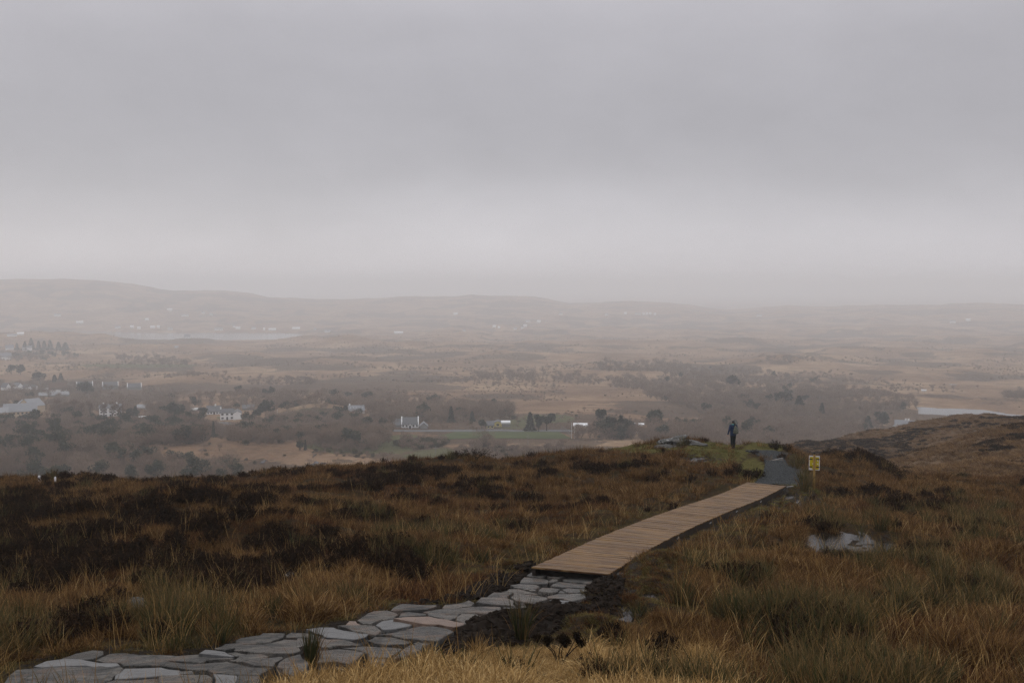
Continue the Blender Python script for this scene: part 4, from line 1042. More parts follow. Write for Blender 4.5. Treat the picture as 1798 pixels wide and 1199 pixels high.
pudf = np.zeros(len(x), bool)                                # nothing tall on the near side of the open pools
for (c, rx, ry) in PUD[:9]:
    dcx, dcy = c.x / math.hypot(c.x, c.y), c.y / math.hypot(c.x, c.y)
    al = (x - c.x) * dcx + (y - c.y) * dcy; ac = np.abs((x - c.x) * dcy - (y - c.y) * dcx)
    pudf |= (al < ry) & (al > -ry - 1.4) & (ac < rx * 1.0)
kind = np.where(pudf & (kind != 3), 4, kind)
d_pe = seg_dist(x, y, PEAT_R + PEAT_R[:1]); pf = (d_pe < .9) & ~in_out & (px > 760) & (px < 1090)
pudf |= pf; kind = np.where(pf & ~gold, 4, kind)
for (qx, qy, qr) in SINGLE:                                   # room for the plants that stand alone
    c = ground_at(qx, qy); dl = math.hypot(c.x, c.y); dcx, dcy = c.x / dl, c.y / dl
    al = (x - c.x) * dcx + (y - c.y) * dcy; ac = np.abs((x - c.x) * dcy - (y - c.y) * dcx)
    m = (ac < qr) & (al < qr) & (al > -qr - (2.2 if qx == 985 else .8)); pudf |= m; kind = np.where(m & ~gold, 4, kind)
joint = in_out & ~on_st
kind = np.where(joint, 4, kind); pudf |= joint
grf = (px > 1290) & (px < 1400) & (py > 788) & (py < 826) & ~on_gr & (d_g < 2.2)      # the view of the gravel bend is open
kind = np.where(grf, 6, kind); pudf |= grf
kind = np.where(mossy & (rv2 < .85), 6, kind)
kind = np.where((pud > 0) & (kind != 1), 4, kind)
keep &= ~((kind == 2) & (rv < .15)) & ~((kind == 3) & (rv2 > .72))
size = rng.uniform(.75, 1.3, len(x)) * np.where(rr_ > 30, 1.0 + .25 * sstep(30, 60, rr_), 1.0)
size *= np.where(np.isin(kind, (0, 5)), np.interp(fbm(x / 1.1, y / 1.1, 231, 2), [.25, .75], [.55, 1.25]), 1.0)
size = np.where(pudf, size * .5, size)
size *= np.where(kind == 2, np.where(Hm > .3, 1.0, .72), 1.0)
# plants stay clear of the slabs they would otherwise hide
nearst = (d_o < .6) & (kind != 3); size = np.where(nearst, size * .75, size)
# keep the view of the hiker, the notice and the gravel open
dp = np.hypot(x - GR_W[3][0].x, y - GR_W[3][0].y)
nmz = {0: 'deer', 1: 'rush', 2: 'heather', 3: 'golden', 4: 'turf', 5: 'red', 6: 'green'}
allp = []; off = {}
for kk in ('deer', 'rush', 'heather', 'golden', 'turf', 'red', 'green', 'stalk'):
    off[kk] = (len(allp), len(K[kk])); allp += K[kk]
def spread(name, sel, kindarr, label):
    xs, ys, zs = x[sel], y[sel], z[sel]; n = len(xs)
    ks = kindarr[sel]; rr2 = np.random.default_rng(len(name))
    idx = np.zeros(n, int)
    for kk, nm in nmz.items():
        m = ks == kk; o, c = off[nm]; idx[m] = o + rr2.integers(0, c, m.sum())
    rot = np.stack([rr2.normal(0, .10, n), rr2.normal(0, .10, n), rr2.uniform(-.9, .9, n)], -1)
    rot[ks == 2, 2] = rr2.uniform(0, 6.28, (ks == 2).sum()); 
    s = size[sel]; scl = np.stack([s, s, s * rr2.uniform(.8, 1.25, n)], -1)
    zz = zs - .01
    return scatter(name, np.stack([xs, ys, zz], -1), rot, scl, idx, allp, label, 'stuff', np.clip((.65 * fbm(xs / 3.2, ys / 3.2, 411, 4, .6) + .35 * rr2.uniform(0, 1, n) - .5) * 1.7 + .5, 0, 1))
spread('bog_grass', keep & np.isin(kind, (0, 3, 5)), kind, 'brown and golden moor grass covering the bog')
spread('rushes', keep & (kind == 1), kind, 'green and brown rushes growing through the bog grass')
spread('heather', keep & (kind == 2), kind, 'dark brown heather spreading over the bog')
spread('turf', keep & np.isin(kind, (4, 6)), kind, 'short trodden turf and moss beside the path')
# wet moss and short turf round the puddles
rp = np.random.default_rng(21); ex_ = []
for (c, rx, ry) in PUD[2:]:
    ang = math.atan2(c.x, c.y); k = int(160 + 260 * rx * max(ry, .4)); t = rp.uniform(0, 6.283, k); q = rp.uniform(.45, 2.6, k)
    a_, b_ = np.cos(t) * q * rx, np.sin(t) * q * (ry + .15); ex_.append(np.stack([c.x + a_ * math.cos(ang) + b_ * math.sin(ang), c.y - a_ * math.sin(ang) + b_ * math.cos(ang)], -1))
ex_ = np.vstack(ex_); bad = in_poly(ex_[:, 0], ex_[:, 1], ST_OUT) | (seg_dist(ex_[:, 0], ex_[:, 1], [tuple(p) for p in BW_C]) < BW_W / 2 + .05)
ez = zt(ex_[:, 0], ex_[:, 1]); ex_ = ex_[~bad]; ez = ez[~bad]; n = len(ex_)
wl_ = np.full(n, -1e9)
for (c, rx, ry), z0 in zip(PUD, PUDZ): wl_ = np.where(np.hypot(ex_[:, 0] - c.x, ex_[:, 1] - c.y) < 1.3 * max(rx, ry), np.maximum(wl_, z0 - .02), wl_)
dry_ = (ez > wl_ + .004) | (rp.uniform(0, 1, n) < .12); ex_, ez = ex_[dry_], ez[dry_]; n = len(ex_)
ids_ = np.where(rp.uniform(0, 1, n) < .5, off['turf'][0] + rp.integers(0, 4, n), np.where(rp.uniform(0, 1, n) < .5, off['green'][0] + rp.integers(0, 4, n), off['red'][0] + rp.integers(0, 5, n)))
s_ = rp.uniform(.45, 1.0, n) * np.where(ids_ >= off['red'][0], .6, 1.0)
scatter('puddle_turf', np.stack([ex_[:, 0], ex_[:, 1], ez - .01], -1), np.stack([np.zeros(n), np.zeros(n), rp.uniform(0, 6.28, n)], -1), np.repeat(s_[:, None], 3, 1), ids_, allp, 'short wet turf and moss round the puddles')
# thin straw stalks standing above the rest
xs_, ys_ = candidates(2600, 9.5, 45, seed=9); zs_ = zt(xs_, ys_); pxs, pys = project(xs_, ys_, zs_)
ok = np.ones(len(xs_), bool)
for P_ in STONE_POLYS: ok &= ~in_poly(xs_, ys_, P_)
ok &= (seg_dist(xs_, ys_, PEAT_R + PEAT_R[:1]) > 1.0) & ~in_poly(xs_, ys_, PEAT_R) & ~((pxs > 900) & (pxs < 1060) & (pys > 1120))
ok &= (seg_dist(xs_, ys_, [tuple(p) for p in BW_C]) > BW_W / 2 + .5) & ~in_poly(xs_, ys_, ST_OUT) & ~in_poly(xs_, ys_, GR_POLY)
n = ok.sum(); r9 = np.random.default_rng(4)
scatter('grass_stalks', np.stack([xs_, ys_, zs_ - .01], -1)[ok], np.stack([r9.normal(0, .08, n), r9.normal(0, .08, n), r9.uniform(-1, 1, n)], -1), np.repeat(r9.uniform(.6, 1.1, n)[:, None], 3, 1), off['stalk'][0] + r9.integers(0, 4, n), allp, 'thin pale grass stalks standing above the bog')
# peat clods beside the flagstones
def clod(seed):
    bm = bmesh.new(); bmesh.ops.create_icosphere(bm, subdivisions=2, radius=.09)
    for v in bm.verts: v.co *= 1 + .9 * mnoise.noise(v.co * 14 + Vector((seed * 3.1, 0, 0)))
    me = bpy.data.meshes.new('peat_clod'); bm.to_mesh(me); bm.free(); me.materials.append(M['peat']); return me
M['peat'] = plain('wet_peat', (.012, .008, .0055), .8, .04, .7, 9)
K['clod'] = add_kit('peat_clod', [clod(s) for s in range(5)])
r8 = np.random.default_rng(8); pp = []
for P_, n in ((PEAT_R, 1300), (PEAT_L, 600)):
    A = np.array(P_); 
    while n > 0:
        q = r8.uniform(A.min(0), A.max(0))
        if in_poly(q[0], q[1], P_) and not any(bool(in_poly(q[0], q[1], S_)) for S_ in STONE_POLYS): pp.append(q); n -= 1
pp = np.array(pp); n = len(pp)
scatter('peat_clods', np.stack([pp[:, 0], pp[:, 1], zt(pp[:, 0], pp[:, 1])], -1), np.stack([r8.normal(0, .3, n), r8.normal(0, .3, n), r8.uniform(-3, 3, n)], -1), (r8.uniform(.12, 1.0, n) ** 1.6)[:, None] * r8.uniform(.7, 1.5, (n, 3)) * np.array([1.2, 1.2, .55]), r8.integers(0, 5, n), K['clod'], 'dark lumps of dug peat beside the flagstones')
# loose stones on the gravel
M['pebble'] = plain('grey_pebbles', (.055, .058, .060), .8, .05, .8, 30)
def pebble(seed):
    bm = bmesh.new(); bmesh.ops.create_icosphere(bm, subdivisions=1, radius=.03)
    for v in bm.verts: v.co *= 1 + .5 * mnoise.noise(v.co * 30 + Vector((seed * 3.1, 0, 0)))
    me = bpy.data.meshes.new('pebble'); bm.to_mesh(me); bm.free(); me.materials.append(M['pebble']); return me
K['pebble'] = add_kit('pebble', [pebble(s) for s in range(5)])
A = np.array(GR_POLY); q = r8.uniform(A.min(0), A.max(0), (60000, 2)); q = q[in_poly(q[:, 0], q[:, 1], GR_POLY)][:9000]; n = len(q)
scatter('gravel_stones', np.stack([q[:, 0], q[:, 1], zt(q[:, 0], q[:, 1]) + .055], -1), r8.uniform(-3, 3, (n, 3)), np.repeat(r8.uniform(.4, 1.5, n)[:, None], 3, 1), r8.integers(0, 5, n), K['pebble'], 'loose grey stones of the gravel path')
# heather on the slopes beyond
K['hill'] = add_kit('hill_heather', [blade_mesh('hill_heather', heather_bush(700 + s, .9, .5, 50, .10, 14), M['heather']) for s in range(4)])
xh, yh = candidates(42000, 88, 300, 1300, 1960, seed=12); zh = zt(xh, yh)
hd = .75 * sstep(.46, .62, fbm(xh / 14, yh / 14, 61, 5, .6)) + 2.0 * (fbm(xh / 4, yh / 4, 63, 4) - .5)
ok = hd > .25 + .55 * rng.uniform(0, 1, len(xh)); n = ok.sum()
scatter('hillside_heather', np.stack([xh, yh, zh - .05], -1)[ok], np.stack([np.zeros(n), np.zeros(n), rng.uniform(0, 6.28, n)], -1), np.repeat(rng.uniform(.25, .85, n)[:, None] ** 1.2, 3, 1), rng.integers(0, 4, n), K['hill'], 'dark heather patches on the slopes at right')
xg, yg = candidates(20000, 70, 290, 1280, 1960, seed=14); zg = zt(xg, yg); n = len(xg)
scatter('hillside_grass', np.stack([xg, yg, zg - .03], -1), np.stack([rng.normal(0, .1, n), rng.normal(0, .1, n), rng.uniform(-1, 1, n)], -1), np.stack([rng.uniform(2, 4.5, n), rng.uniform(2, 4.5, n), rng.uniform(.9, 1.8, n)], -1), rng.integers(0, 7, n), K['deer'], 'tan moor grass on the slopes at right')
# ------------------------------------------------------------------ trees and scrub of the valley
M['twig'] = leaf_mat('bare_twigs', [(0, (.105, .072, .052)), (.5, (.20, .142, .104)), (1, (.32, .24, .18))], None, .9, .0, 0, .6)
M['bark'] = plain('grey_bark', (.075, .062, .052), .9, .1, .3)
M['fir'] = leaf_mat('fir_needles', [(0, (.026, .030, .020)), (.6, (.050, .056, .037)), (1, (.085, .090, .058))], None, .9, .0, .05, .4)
M['gorse'] = leaf_mat('gorse', [(0, (.026, .026, .013)), (.6, (.055, .048, .022)), (.9, (.10, .07, .025)), (1, (.16, .10, .03))], None, .9, .0, .05, .5)
def unit(r, n):
    d = r.normal(0, 1, (n, 3)); return d / np.linalg.norm(d, axis=1)[:, None]
def tris_from(c, d, s, L, w):
    """pointed slips: base centre c, direction d, side s"""
    n = len(c); V = np.empty((n, 3, 3)); V[:, 0] = c - s * w[:, None]; V[:, 1] = c + s * w[:, None]; V[:, 2] = c + d * L[:, None]
    return V.reshape(-1, 3), np.arange(3 * n).reshape(n, 3)
def bare_crown(seed, Rc, Hc, z0, n=420, tw=.9, w=.05):
    """fan of fine twigs filling an uneven crown"""
    r = np.random.default_rng(seed)
    nl = 9; lob = np.stack([r.normal(0, Rc * .45, nl), r.normal(0, Rc * .45, nl), z0 + Hc * r.uniform(.3, .75, nl)], -1); lr = r.uniform(.4, .7, nl) * min(Rc, Hc * .6)
    k = r.integers(0, nl, n); d = unit(r, n); d[:, 2] = d[:, 2] * .7 + .25
    c = lob[k] + d * (lr[k] * r.uniform(.25, .95, n) ** .6)[:, None]
    dd = d * .7 + unit(r, n) * .5 + np.array([.1, 0, .45]); dd /= np.linalg.norm(dd, axis=1)[:, None]
    s = np.cross(dd, unit(r, n)); s /= np.linalg.norm(s, axis=1)[:, None]
    V, T = tris_from(c, dd, s, tw * r.uniform(.5, 1.4, n), w * r.uniform(.5, 1.3, n))
    b = np.clip(r.uniform(0, 1, nl)[k] * .5 + r.uniform(0, .5, n), 0, 1)
    return V, np.zeros((0, 4), int), T, np.repeat(r.uniform(0, 1, n), 3), np.repeat(b, 3), lob
def needle_crown(seed, Rc, Hc, z0, n=700, shape='cone', w=.14, L=.55):
    r = np.random.default_rng(seed)
    if shape == 'cone':
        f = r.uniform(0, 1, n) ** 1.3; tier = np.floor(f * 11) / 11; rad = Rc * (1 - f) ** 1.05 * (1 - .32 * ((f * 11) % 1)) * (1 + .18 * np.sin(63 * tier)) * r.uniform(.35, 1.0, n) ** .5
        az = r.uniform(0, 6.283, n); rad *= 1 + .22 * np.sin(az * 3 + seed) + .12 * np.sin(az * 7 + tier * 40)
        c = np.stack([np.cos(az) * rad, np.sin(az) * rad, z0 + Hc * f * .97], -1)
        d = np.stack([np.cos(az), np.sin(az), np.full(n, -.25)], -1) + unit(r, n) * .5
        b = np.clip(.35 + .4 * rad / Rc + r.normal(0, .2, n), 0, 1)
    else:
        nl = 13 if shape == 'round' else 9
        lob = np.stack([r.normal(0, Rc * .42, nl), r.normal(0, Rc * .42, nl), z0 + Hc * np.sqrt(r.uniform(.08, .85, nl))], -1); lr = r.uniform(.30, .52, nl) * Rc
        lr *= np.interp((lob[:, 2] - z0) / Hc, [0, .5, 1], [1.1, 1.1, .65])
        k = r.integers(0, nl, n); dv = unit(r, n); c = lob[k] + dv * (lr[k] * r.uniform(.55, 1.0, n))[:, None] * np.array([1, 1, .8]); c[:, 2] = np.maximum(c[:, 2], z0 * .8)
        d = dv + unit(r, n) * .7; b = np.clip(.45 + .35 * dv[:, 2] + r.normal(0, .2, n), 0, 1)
    d /= np.linalg.norm(d, axis=1)[:, None]; s = np.cross(d, unit(r, n)); s /= np.linalg.norm(s, axis=1)[:, None]
    V, T = tris_from(c, d, s, L * r.uniform(.6, 1.4, n), w * r.uniform(.6, 1.4, n))
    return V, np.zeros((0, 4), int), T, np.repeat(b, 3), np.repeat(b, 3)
def trunk_tris(pts_list):
    mb = MB()
    for pts, rad in pts_list: mb.tube(pts, rad, 5, False)
    Q = np.array(mb.f); V = np.array([tuple(v) for v in mb.v]); return V, Q
def bare_kit(seed, Rc, Hc, z0, n, tw, w):
    V, Q, T, tt, bv, lob = bare_crown(seed, Rc, Hc, z0, n, tw, w)
    TV, TQ = trunk_tris([([(0, 0, -.3), (0.05, 0, z0 * .7), tuple(l)], [.16, .11, .03]) for l in lob])
    o = len(V); return mesh_np('bare_tree', np.vstack([V, TV]), [T, TQ + o], [M['twig']], False, {'along': np.append(tt, np.zeros(len(TV))), 'which': np.append(bv, np.full(len(TV), .35))})
K['bare'] = add_kit('bare_tree', [bare_kit(900 + s, 2.8, 4.6, 1.2, 520, 1.0, .055) for s in range(6)])
K['shrub'] = add_kit('bare_shrub', [bare_kit(930 + s, 2.2, 2.2, .3, 380, .7, .055) for s in range(5)])
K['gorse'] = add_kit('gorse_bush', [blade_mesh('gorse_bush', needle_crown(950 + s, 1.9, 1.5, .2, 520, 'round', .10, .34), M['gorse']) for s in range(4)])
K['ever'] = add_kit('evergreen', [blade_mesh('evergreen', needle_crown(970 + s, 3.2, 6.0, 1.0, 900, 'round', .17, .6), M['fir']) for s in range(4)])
WOODS = [  # outline in the photograph, share kept, (bare, shrub, gorse, evergreen), size
    ([(-60, 748), (60, 740), (130, 742), (345, 742), (385, 760), (360, 778), (250, 790), (190, 806), (-60, 812)], .75, (.58, .24, .06, .12), 1.0),
    ([(-60, 792), (190, 792), (260, 806), (330, 818), (410, 828), (420, 850), (-60, 850)], .9, (.25, .65, .05, .05), .9),
    ([(-60, 694), (60, 700), (150, 690), (350, 700), (430, 692), (520, 694), (640, 698), (760, 708), (900, 716), (905, 737), (760, 742), (640, 738), (590, 722), (500, 722), (440, 730), (330, 735), (240, 738), (90, 738), (-60, 740)], .42, (.76, .18, .03, .03), 1.0),
    ([(430, 752), (480, 740), (520, 730), (600, 728), (640, 745), (690, 757), (690, 772), (650, 796), (560, 792), (520, 778), (430, 782), (370, 765)], .75, (.55, .35, .06, .04), .95),
    ([(700, 772), (760, 768), (785, 776), (780, 784), (730, 792), (690, 786)], .7, (.05, .3, .65, 0), .9),
    ([(800, 786), (830, 780), (880, 784), (920, 790), (1005, 788), (1010, 803), (940, 808), (880, 804), (800, 800)], .75, (.15, .7, .15, 0), .75),
    ([(500, 788), (700, 798), (650, 806), (560, 800)], .5, (0, .4, .6, 0), .6),
    ([(1005, 752), (1060, 750), (1180, 752), (1290, 750), (1300, 772), (1180, 776), (1090, 772), (1010, 772)], .7, (.6, .3, .05, .05), 1.0),
    ([(1180, 648), (1310, 650), (1420, 668), (1500, 690), (1600, 698), (1618, 716), (1560, 728), (1520, 742), (1560, 755), (1480, 778), (1400, 800), (1180, 800), (1130, 772), (1230, 752), (1250, 735), (1200, 715), (1140, 700), (1120, 690)], .5, (.62, .33, .04, .01), .95),
    ([(830, 660), (950, 655), (1060, 662), (1200, 672), (1220, 694), (1100, 682), (950, 672), (840, 670)], .65, (.4, .6, 0, 0), 1.1),
    ([(1040, 640), (1200, 640), (1220, 652), (1060, 654)], .55, (.4, .6, 0, 0), 1.2),
    ([(-60, 622), (120, 624), (140, 632), (-60, 640)], .6, (.6, .2, 0, .2), 1.2), ([(200, 628), (310, 630), (330, 642), (220, 640)], .7, (.5, .5, 0, 0), 1.1),
    ([(-60, 672), (130, 676), (250, 684), (330, 690), (240, 698), (-60, 700)], .45, (.7, .3, 0, 0), 1.0), ([(430, 662), (540, 664), (560, 676), (440, 676)], .6, (.3, .7, 0, 0), .9),
    ([(1760, 690), (1840, 688), (1840, 704), (1765, 700)], .8, (.2, .8, 0, 0), 1.0), ([(1330, 628), (1430, 628), (1430, 638), (1330, 636)], .7, (.2, .8, 0, 0), 1.2),
    ([(300, 655), (400, 660), (390, 668), (280, 664)], .4, (.2, .8, 0, 0), 1.0), ([(600, 636), (760, 648), (740, 654), (620, 646)], .4, (.2, .8, 0, 0), 1.0)]
xw, yw = candidates(62000, 330, 2400, -120, 1940, seed=31); zw = zt(xw, yw); pxw, pyw = project(xw, yw, zw); rw = np.hypot(xw, yw)
rwv = np.random.default_rng(77); kk_w = np.full(len(xw), -1); szw = np.ones(len(xw)); sel = rwv.uniform(0, 1, len(xw)); sp = rwv.uniform(0, 1, len(xw))
clump = fbm(xw / 30, yw / 30, 301, 3)
for poly, keepf, mixw, sz in WOODS:
    m = in_poly(pxw, pyw, poly) & (sel < keepf * (.35 + 1.3 * clump)) & (kk_w < 0)
    cum = np.cumsum(mixw)
    kk_w[m] = np.searchsorted(cum, np.minimum(sp[m], .999)); szw[m] = sz
# loose scrub over the rest of the plain
sc_n = fbm(xw / 90, yw / 90, 303, 5, .55)
m = (kk_w < 0) & (rw > 360) & (sel < .55 * sstep(.50, .64, sc_n) * np.interp(rw, [330, 600, 1100], [.2, .5, .8]) + .0015)
m &= ~((pyw > 770) & (pxw < 640) & (pxw > 200) & (sp < .8)) & ~((pyw > 755) & (pxw > 740) & (pxw < 1030))
kk_w[m] = np.where(sp[m] < .82, 1, np.where(sp[m] < .93, 2, 0)); szw[m] = np.where(rw[m] > 900, .75, .5)
bare_of = ~in_poly(xw, yw, LAKE) & ~in_poly(xw, yw, PITCH_POLY) & ~(in_poly(xw, yw, BAY)) & (zw > .3)
HOUSE_CLEAR = []          # filled below: nothing grows through or right in front of a house
# ------------------------------------------------------------------ houses
M['lime'] = plain('white_render', (.78, .78, .79), .8, .1, .06, .5); M['slate'] = plain('grey_slate', (.085, .085, .092), .6, .3, .2, .8)
M['slate_pale'] = plain('pale_grey_roof', (.17, .175, .195), .5, .3, .12, .8); M['tile'] = plain('brown_roof', (.12, .075, .055), .8, .1, .2, .8)
M['cream'] = plain('cream_render', (.50, .40, .28), .8, .1, .08, .5); M['yel'] = plain('yellow_render', (.55, .46, .16), .8, .1, .06, .5)
M['pane'] = plain('dark_window_glass', (.03, .033, .038), .15, .5, .1); M['greywall'] = plain('grey_wall', (.24, .235, .23), .85, .1, .12, .6)
M['tinroof'] = plain('white_metal_roof', (.70, .71, .74), .4, .4, .05)
def house(px, by, wpx, wall_px, roof_px, label, wall='lime', roof='slate', wins=0, storeys=1, chim=(), turn=0.0, depth=None, door=True, gable_front=False, parapet=False, rmin=330, group=None, far=False, flat=False, name='house', dy=0, skylights=0, cat='house'):
    p = ground_at(px, by, rmin=rmin); r = math.hypot(p.x, p.y); s = r / F_PX
    w, hw, hr = wpx * s, wall_px * s, roof_px * s; d = depth or (min(w * .6, 8.0) if not far else 7.0)
    a = math.atan2(p.x, p.y)
    o = tag(link(name, None, loc=(p.x, p.y, float(zt(p.x, p.y)) - .1), rotz=-a + turn), label, cat, group)
    b0 = -.9
    HOUSE_CLEAR.append((p.x, p.y, max(w, d) * .5 + 1.5, r, w))
    mb = MB()
    if gable_front:        # gable looks at the viewer: ridge runs away from it
        V = [(-w / 2, 0, b0), (w / 2, 0, b0), (w / 2, 0, hw), (0, 0, hw + hr), (-w / 2, 0, hw)]; V += [(x, d, z) for x, _, z in V]
        mb.add(V, [(0, 1, 2, 3, 4), (9, 8, 7, 6, 5), (0, 5, 6, 1), (1, 6, 7, 2), (4, 9, 5, 0)])
        wo = mb.build('wall', M[wall], o); mb = MB(); e = .25; t = .15
        for q in (-1, 1):
            V = [(0, -e, hw + hr + .02), (q * (w / 2 + e), -e, hw - e * hr / (w / 2) + .02), (q * (w / 2 + e), d + e, hw - e * hr / (w / 2) + .02), (0, d + e, hw + hr + .02)]
            V += [(x, y, z + t) for x, y, z in V]; mb.add(V, [(0, 1, 2, 3), (7, 6, 5, 4), (0, 4, 5, 1), (1, 5, 6, 2), (2, 6, 7, 3)])
    elif flat:
        mb.box(-w / 2, w / 2, 0, d, b0, hw); wo = mb.build('wall', M[wall], o); mb = MB(); mb.box(-w / 2 - .4, w / 2 + .4, -.4, d + .4, hw + .004, hw + hr)
    else:
        V = [(-w / 2, 0, b0), (-w / 2, d, b0), (-w / 2, d, hw), (-w / 2, d / 2, hw + hr), (-w / 2, 0, hw)]; V += [(w / 2, y, z) for _, y, z in V]
        mb.add(V, [(0, 4, 3, 2, 1), (5, 6, 7, 8, 9), (0, 5, 9, 4), (1, 2, 7, 6), (0, 1, 6, 5)])
        wo = mb.build('wall', M[wall], o); mb = MB(); e = .3; t = .16; sl = hr / (d / 2); x1 = w / 2 - (.25 if parapet else -.2)
        for q in (0, 1):
            ye = -e if q == 0 else d + e
            V = [(-x1, ye, hw - e * sl + .02), (x1, ye, hw - e * sl + .02), (x1, d / 2, hw + hr + .02), (-x1, d / 2, hw + hr + .02)]
            V += [(x, y, z + t) for x, y, z in V]; mb.add(V, [(0, 1, 2, 3), (7, 6, 5, 4), (0, 4, 5, 1), (1, 5, 6, 2), (2, 6, 7, 3), (3, 7, 4, 0)])
    ro = mb.build('roof', M[roof], o)
    if parapet:
        for q in (-1, 1):
            mb = MB(); V = [(q * w / 2, -.1, hw - .2), (q * w / 2, d + .1, hw - .2), (q * w / 2, d / 2 + .5, hw + hr + .5), (q * w / 2, d / 2 - .5, hw + hr + .5)]; V += [(x - q * .55, y, z) for x, y, z in V]
            V = [(x + q * .12, y, z) for x, y, z in V]
            mb.add(V, [(0, 1, 2, 3), (7, 6, 5, 4), (0, 4, 5, 1), (1, 5, 6, 2), (2, 6, 7, 3), (3, 7, 4, 0)]); mb.build('gable_parapet', M['lime'], o)
    for cx_ in chim:
        mb = MB(); yy = d / 2 if not gable_front else d * .6
        mb.box(cx_ * w - .45, cx_ * w + .45, yy - .4, yy + .4, hw + hr * .5, hw + hr + 1.1); mb.build('chimney', M['lime'], ro)
    for q in range(skylights):
        f = (q + .7) / (skylights + .4) - .5; zz = .55; yy = d / 2 * zz
        mb = MB(); mb.box(f * w - .4, f * w + .4, yy - .35, yy + .35, hw + hr * zz + .1, hw + hr * zz + .32); mb.build('skylight', M['tinroof'], ro)
    if wins and not far:
        for st in range(storeys):
            z0 = hw * (st + .32) / storeys; z1 = hw * (st + .78) / storeys
            for q in range(wins):
                f = (q + .5) / wins - .5; ww = min(1.3, w / wins * .48) / 2
                if st == 0 and door and q == wins // 2:
                    mb = MB(); mb.box(f * w - .5, f * w + .5, -.05, .02, 0, min(2.2, hw / storeys * .85)); mb.build('door', M['pane'], o); continue
                mb = MB(); mb.box(f * w - ww, f * w + ww, -.04, .02, z0, z1); wn_ = mb.build('window', M['pane'], o)
                mb = MB(); mb.box(f * w - ww - .1, f * w + ww + .1, -.10, .02, z0 - .14, z0 - .004); mb.build('sill', M['lime'], wn_)
    return o
house(399, 737, 23, 12.5, 5.5, 'white two-storey house with grey roof and three upper windows', wins=3, storeys=2, chim=(-.45,), depth=6)
house(417, 736.5, 14, 11, 4, 'white gabled wing joined to the right of the two-storey house', gable_front=True, depth=9, door=False)
house(402, 728, 7, 4.5, 5.5, 'small white gable behind the two-storey white house', gable_front=True, depth=5, roof='slate', door=False)
house(376, 727.5, 24, 5, 8.5, 'dark-roofed white bungalow left of the two-storey white house', wins=5, chim=(.1,), depth=9)
house(343, 722, 14, 2.5, 2.2, 'low white-roofed shed among trees left of the bungalow', wall='greywall', roof='tinroof', flat=True, door=False, name='shed', cat='shed')
house(436, 720, 20, 3, 5.5, 'long grey-roofed shed right of the two-storey white house', wall='greywall', roof='slate', depth=8, door=False, name='shed', cat='shed')
house(720, 751, 30, 7, 10, 'white cottage with dark roof between two tall white gables', wins=5, parapet=True, depth=8)
house(720, 752.5, 5, 6.5, 3, 'small pointed white porch on the front of the white cottage', gable_front=True, depth=2.5, door=True, wins=1, name='porch', cat='porch')
house(698, 750, 14, 4, 9, 'dark-roofed outbuilding left of the white cottage', wall='greywall', roof='slate', depth=8, door=False, name='outbuilding', cat='outbuilding')
house(744, 753, 14, 5, 6, 'grey stone outbuilding right of the white cottage', wall='greywall', roof='slate_pale', depth=6, door=False, gable_front=True, name='outbuilding', cat='outbuilding')
house(626, 724, 28, 3, 8, 'long grey-roofed house with small skylights among bare trees', roof='slate_pale', skylights=5, chim=(-.42,), depth=9, door=False)
house(861, 752, 13, 5.5, 6, 'yellow house with dark roof left of the larger yellow house', wall='yel', wins=2, door=False, depth=7)
house(874, 749.5, 15, 7.5, 3, 'larger yellow house with one broad window by the road', wall='yel', wins=1, door=False, depth=6, gable_front=True)
house(888, 749.5, 14, 6, 3, 'grey shed with white roof right of the yellow houses', wall='greywall', roof='tinroof', flat=True, depth=6, door=False, name='shed', cat='shed')
house(1019, 752, 23, 4, 2, 'low flat-roofed white building right of the green pitch', wall='cream', roof='tinroof', flat=True, depth=8, door=False, name='low_building', cat='building')
house(1025, 747.5, 22, 2, 2.5, 'brown-roofed building behind the flat-roofed white building', wall='lime', roof='tile', depth=8, door=False, name='low_building', cat='building')
house(1112, 748.5, 8, 2.5, 2, 'small white-roofed house left of the domed evergreen', roof='tinroof', depth=6, door=False)
house(1126, 747.5, 8, 1.5, 1.5, 'flat white-roofed hut beside the domed evergreen', roof='tinroof', flat=True, depth=5, door=False, name='hut', cat='hut')
# the school at the left edge
house(36, 735.5, 48, 12, 11, 'long school building with grey roof and cream upper storey at left', wall='cream', roof='slate_pale', wins=8, storeys=2, depth=14, door=False, name='school_building', cat='building')
house(3, 738, 20, 12, 7, 'lower grey-roofed wing at the left end of the school', wall='cream', roof='slate_pale', wins=3, storeys=2, depth=12, door=False, name='school_wing', cat='building')
house(39, 722, 17, 9, 7.5, 'pale gable rising behind the long school roof', wall='cream', roof='slate_pale', gable_front=True, depth=10, door=False, name='school_gable', cat='building')
house(67, 724, 24, 11, 10, 'tall pale-roofed hall at the right end of the school', wall='cream', roof='slate_pale', depth=16, door=False, turn=.5, name='school_hall', cat='building')
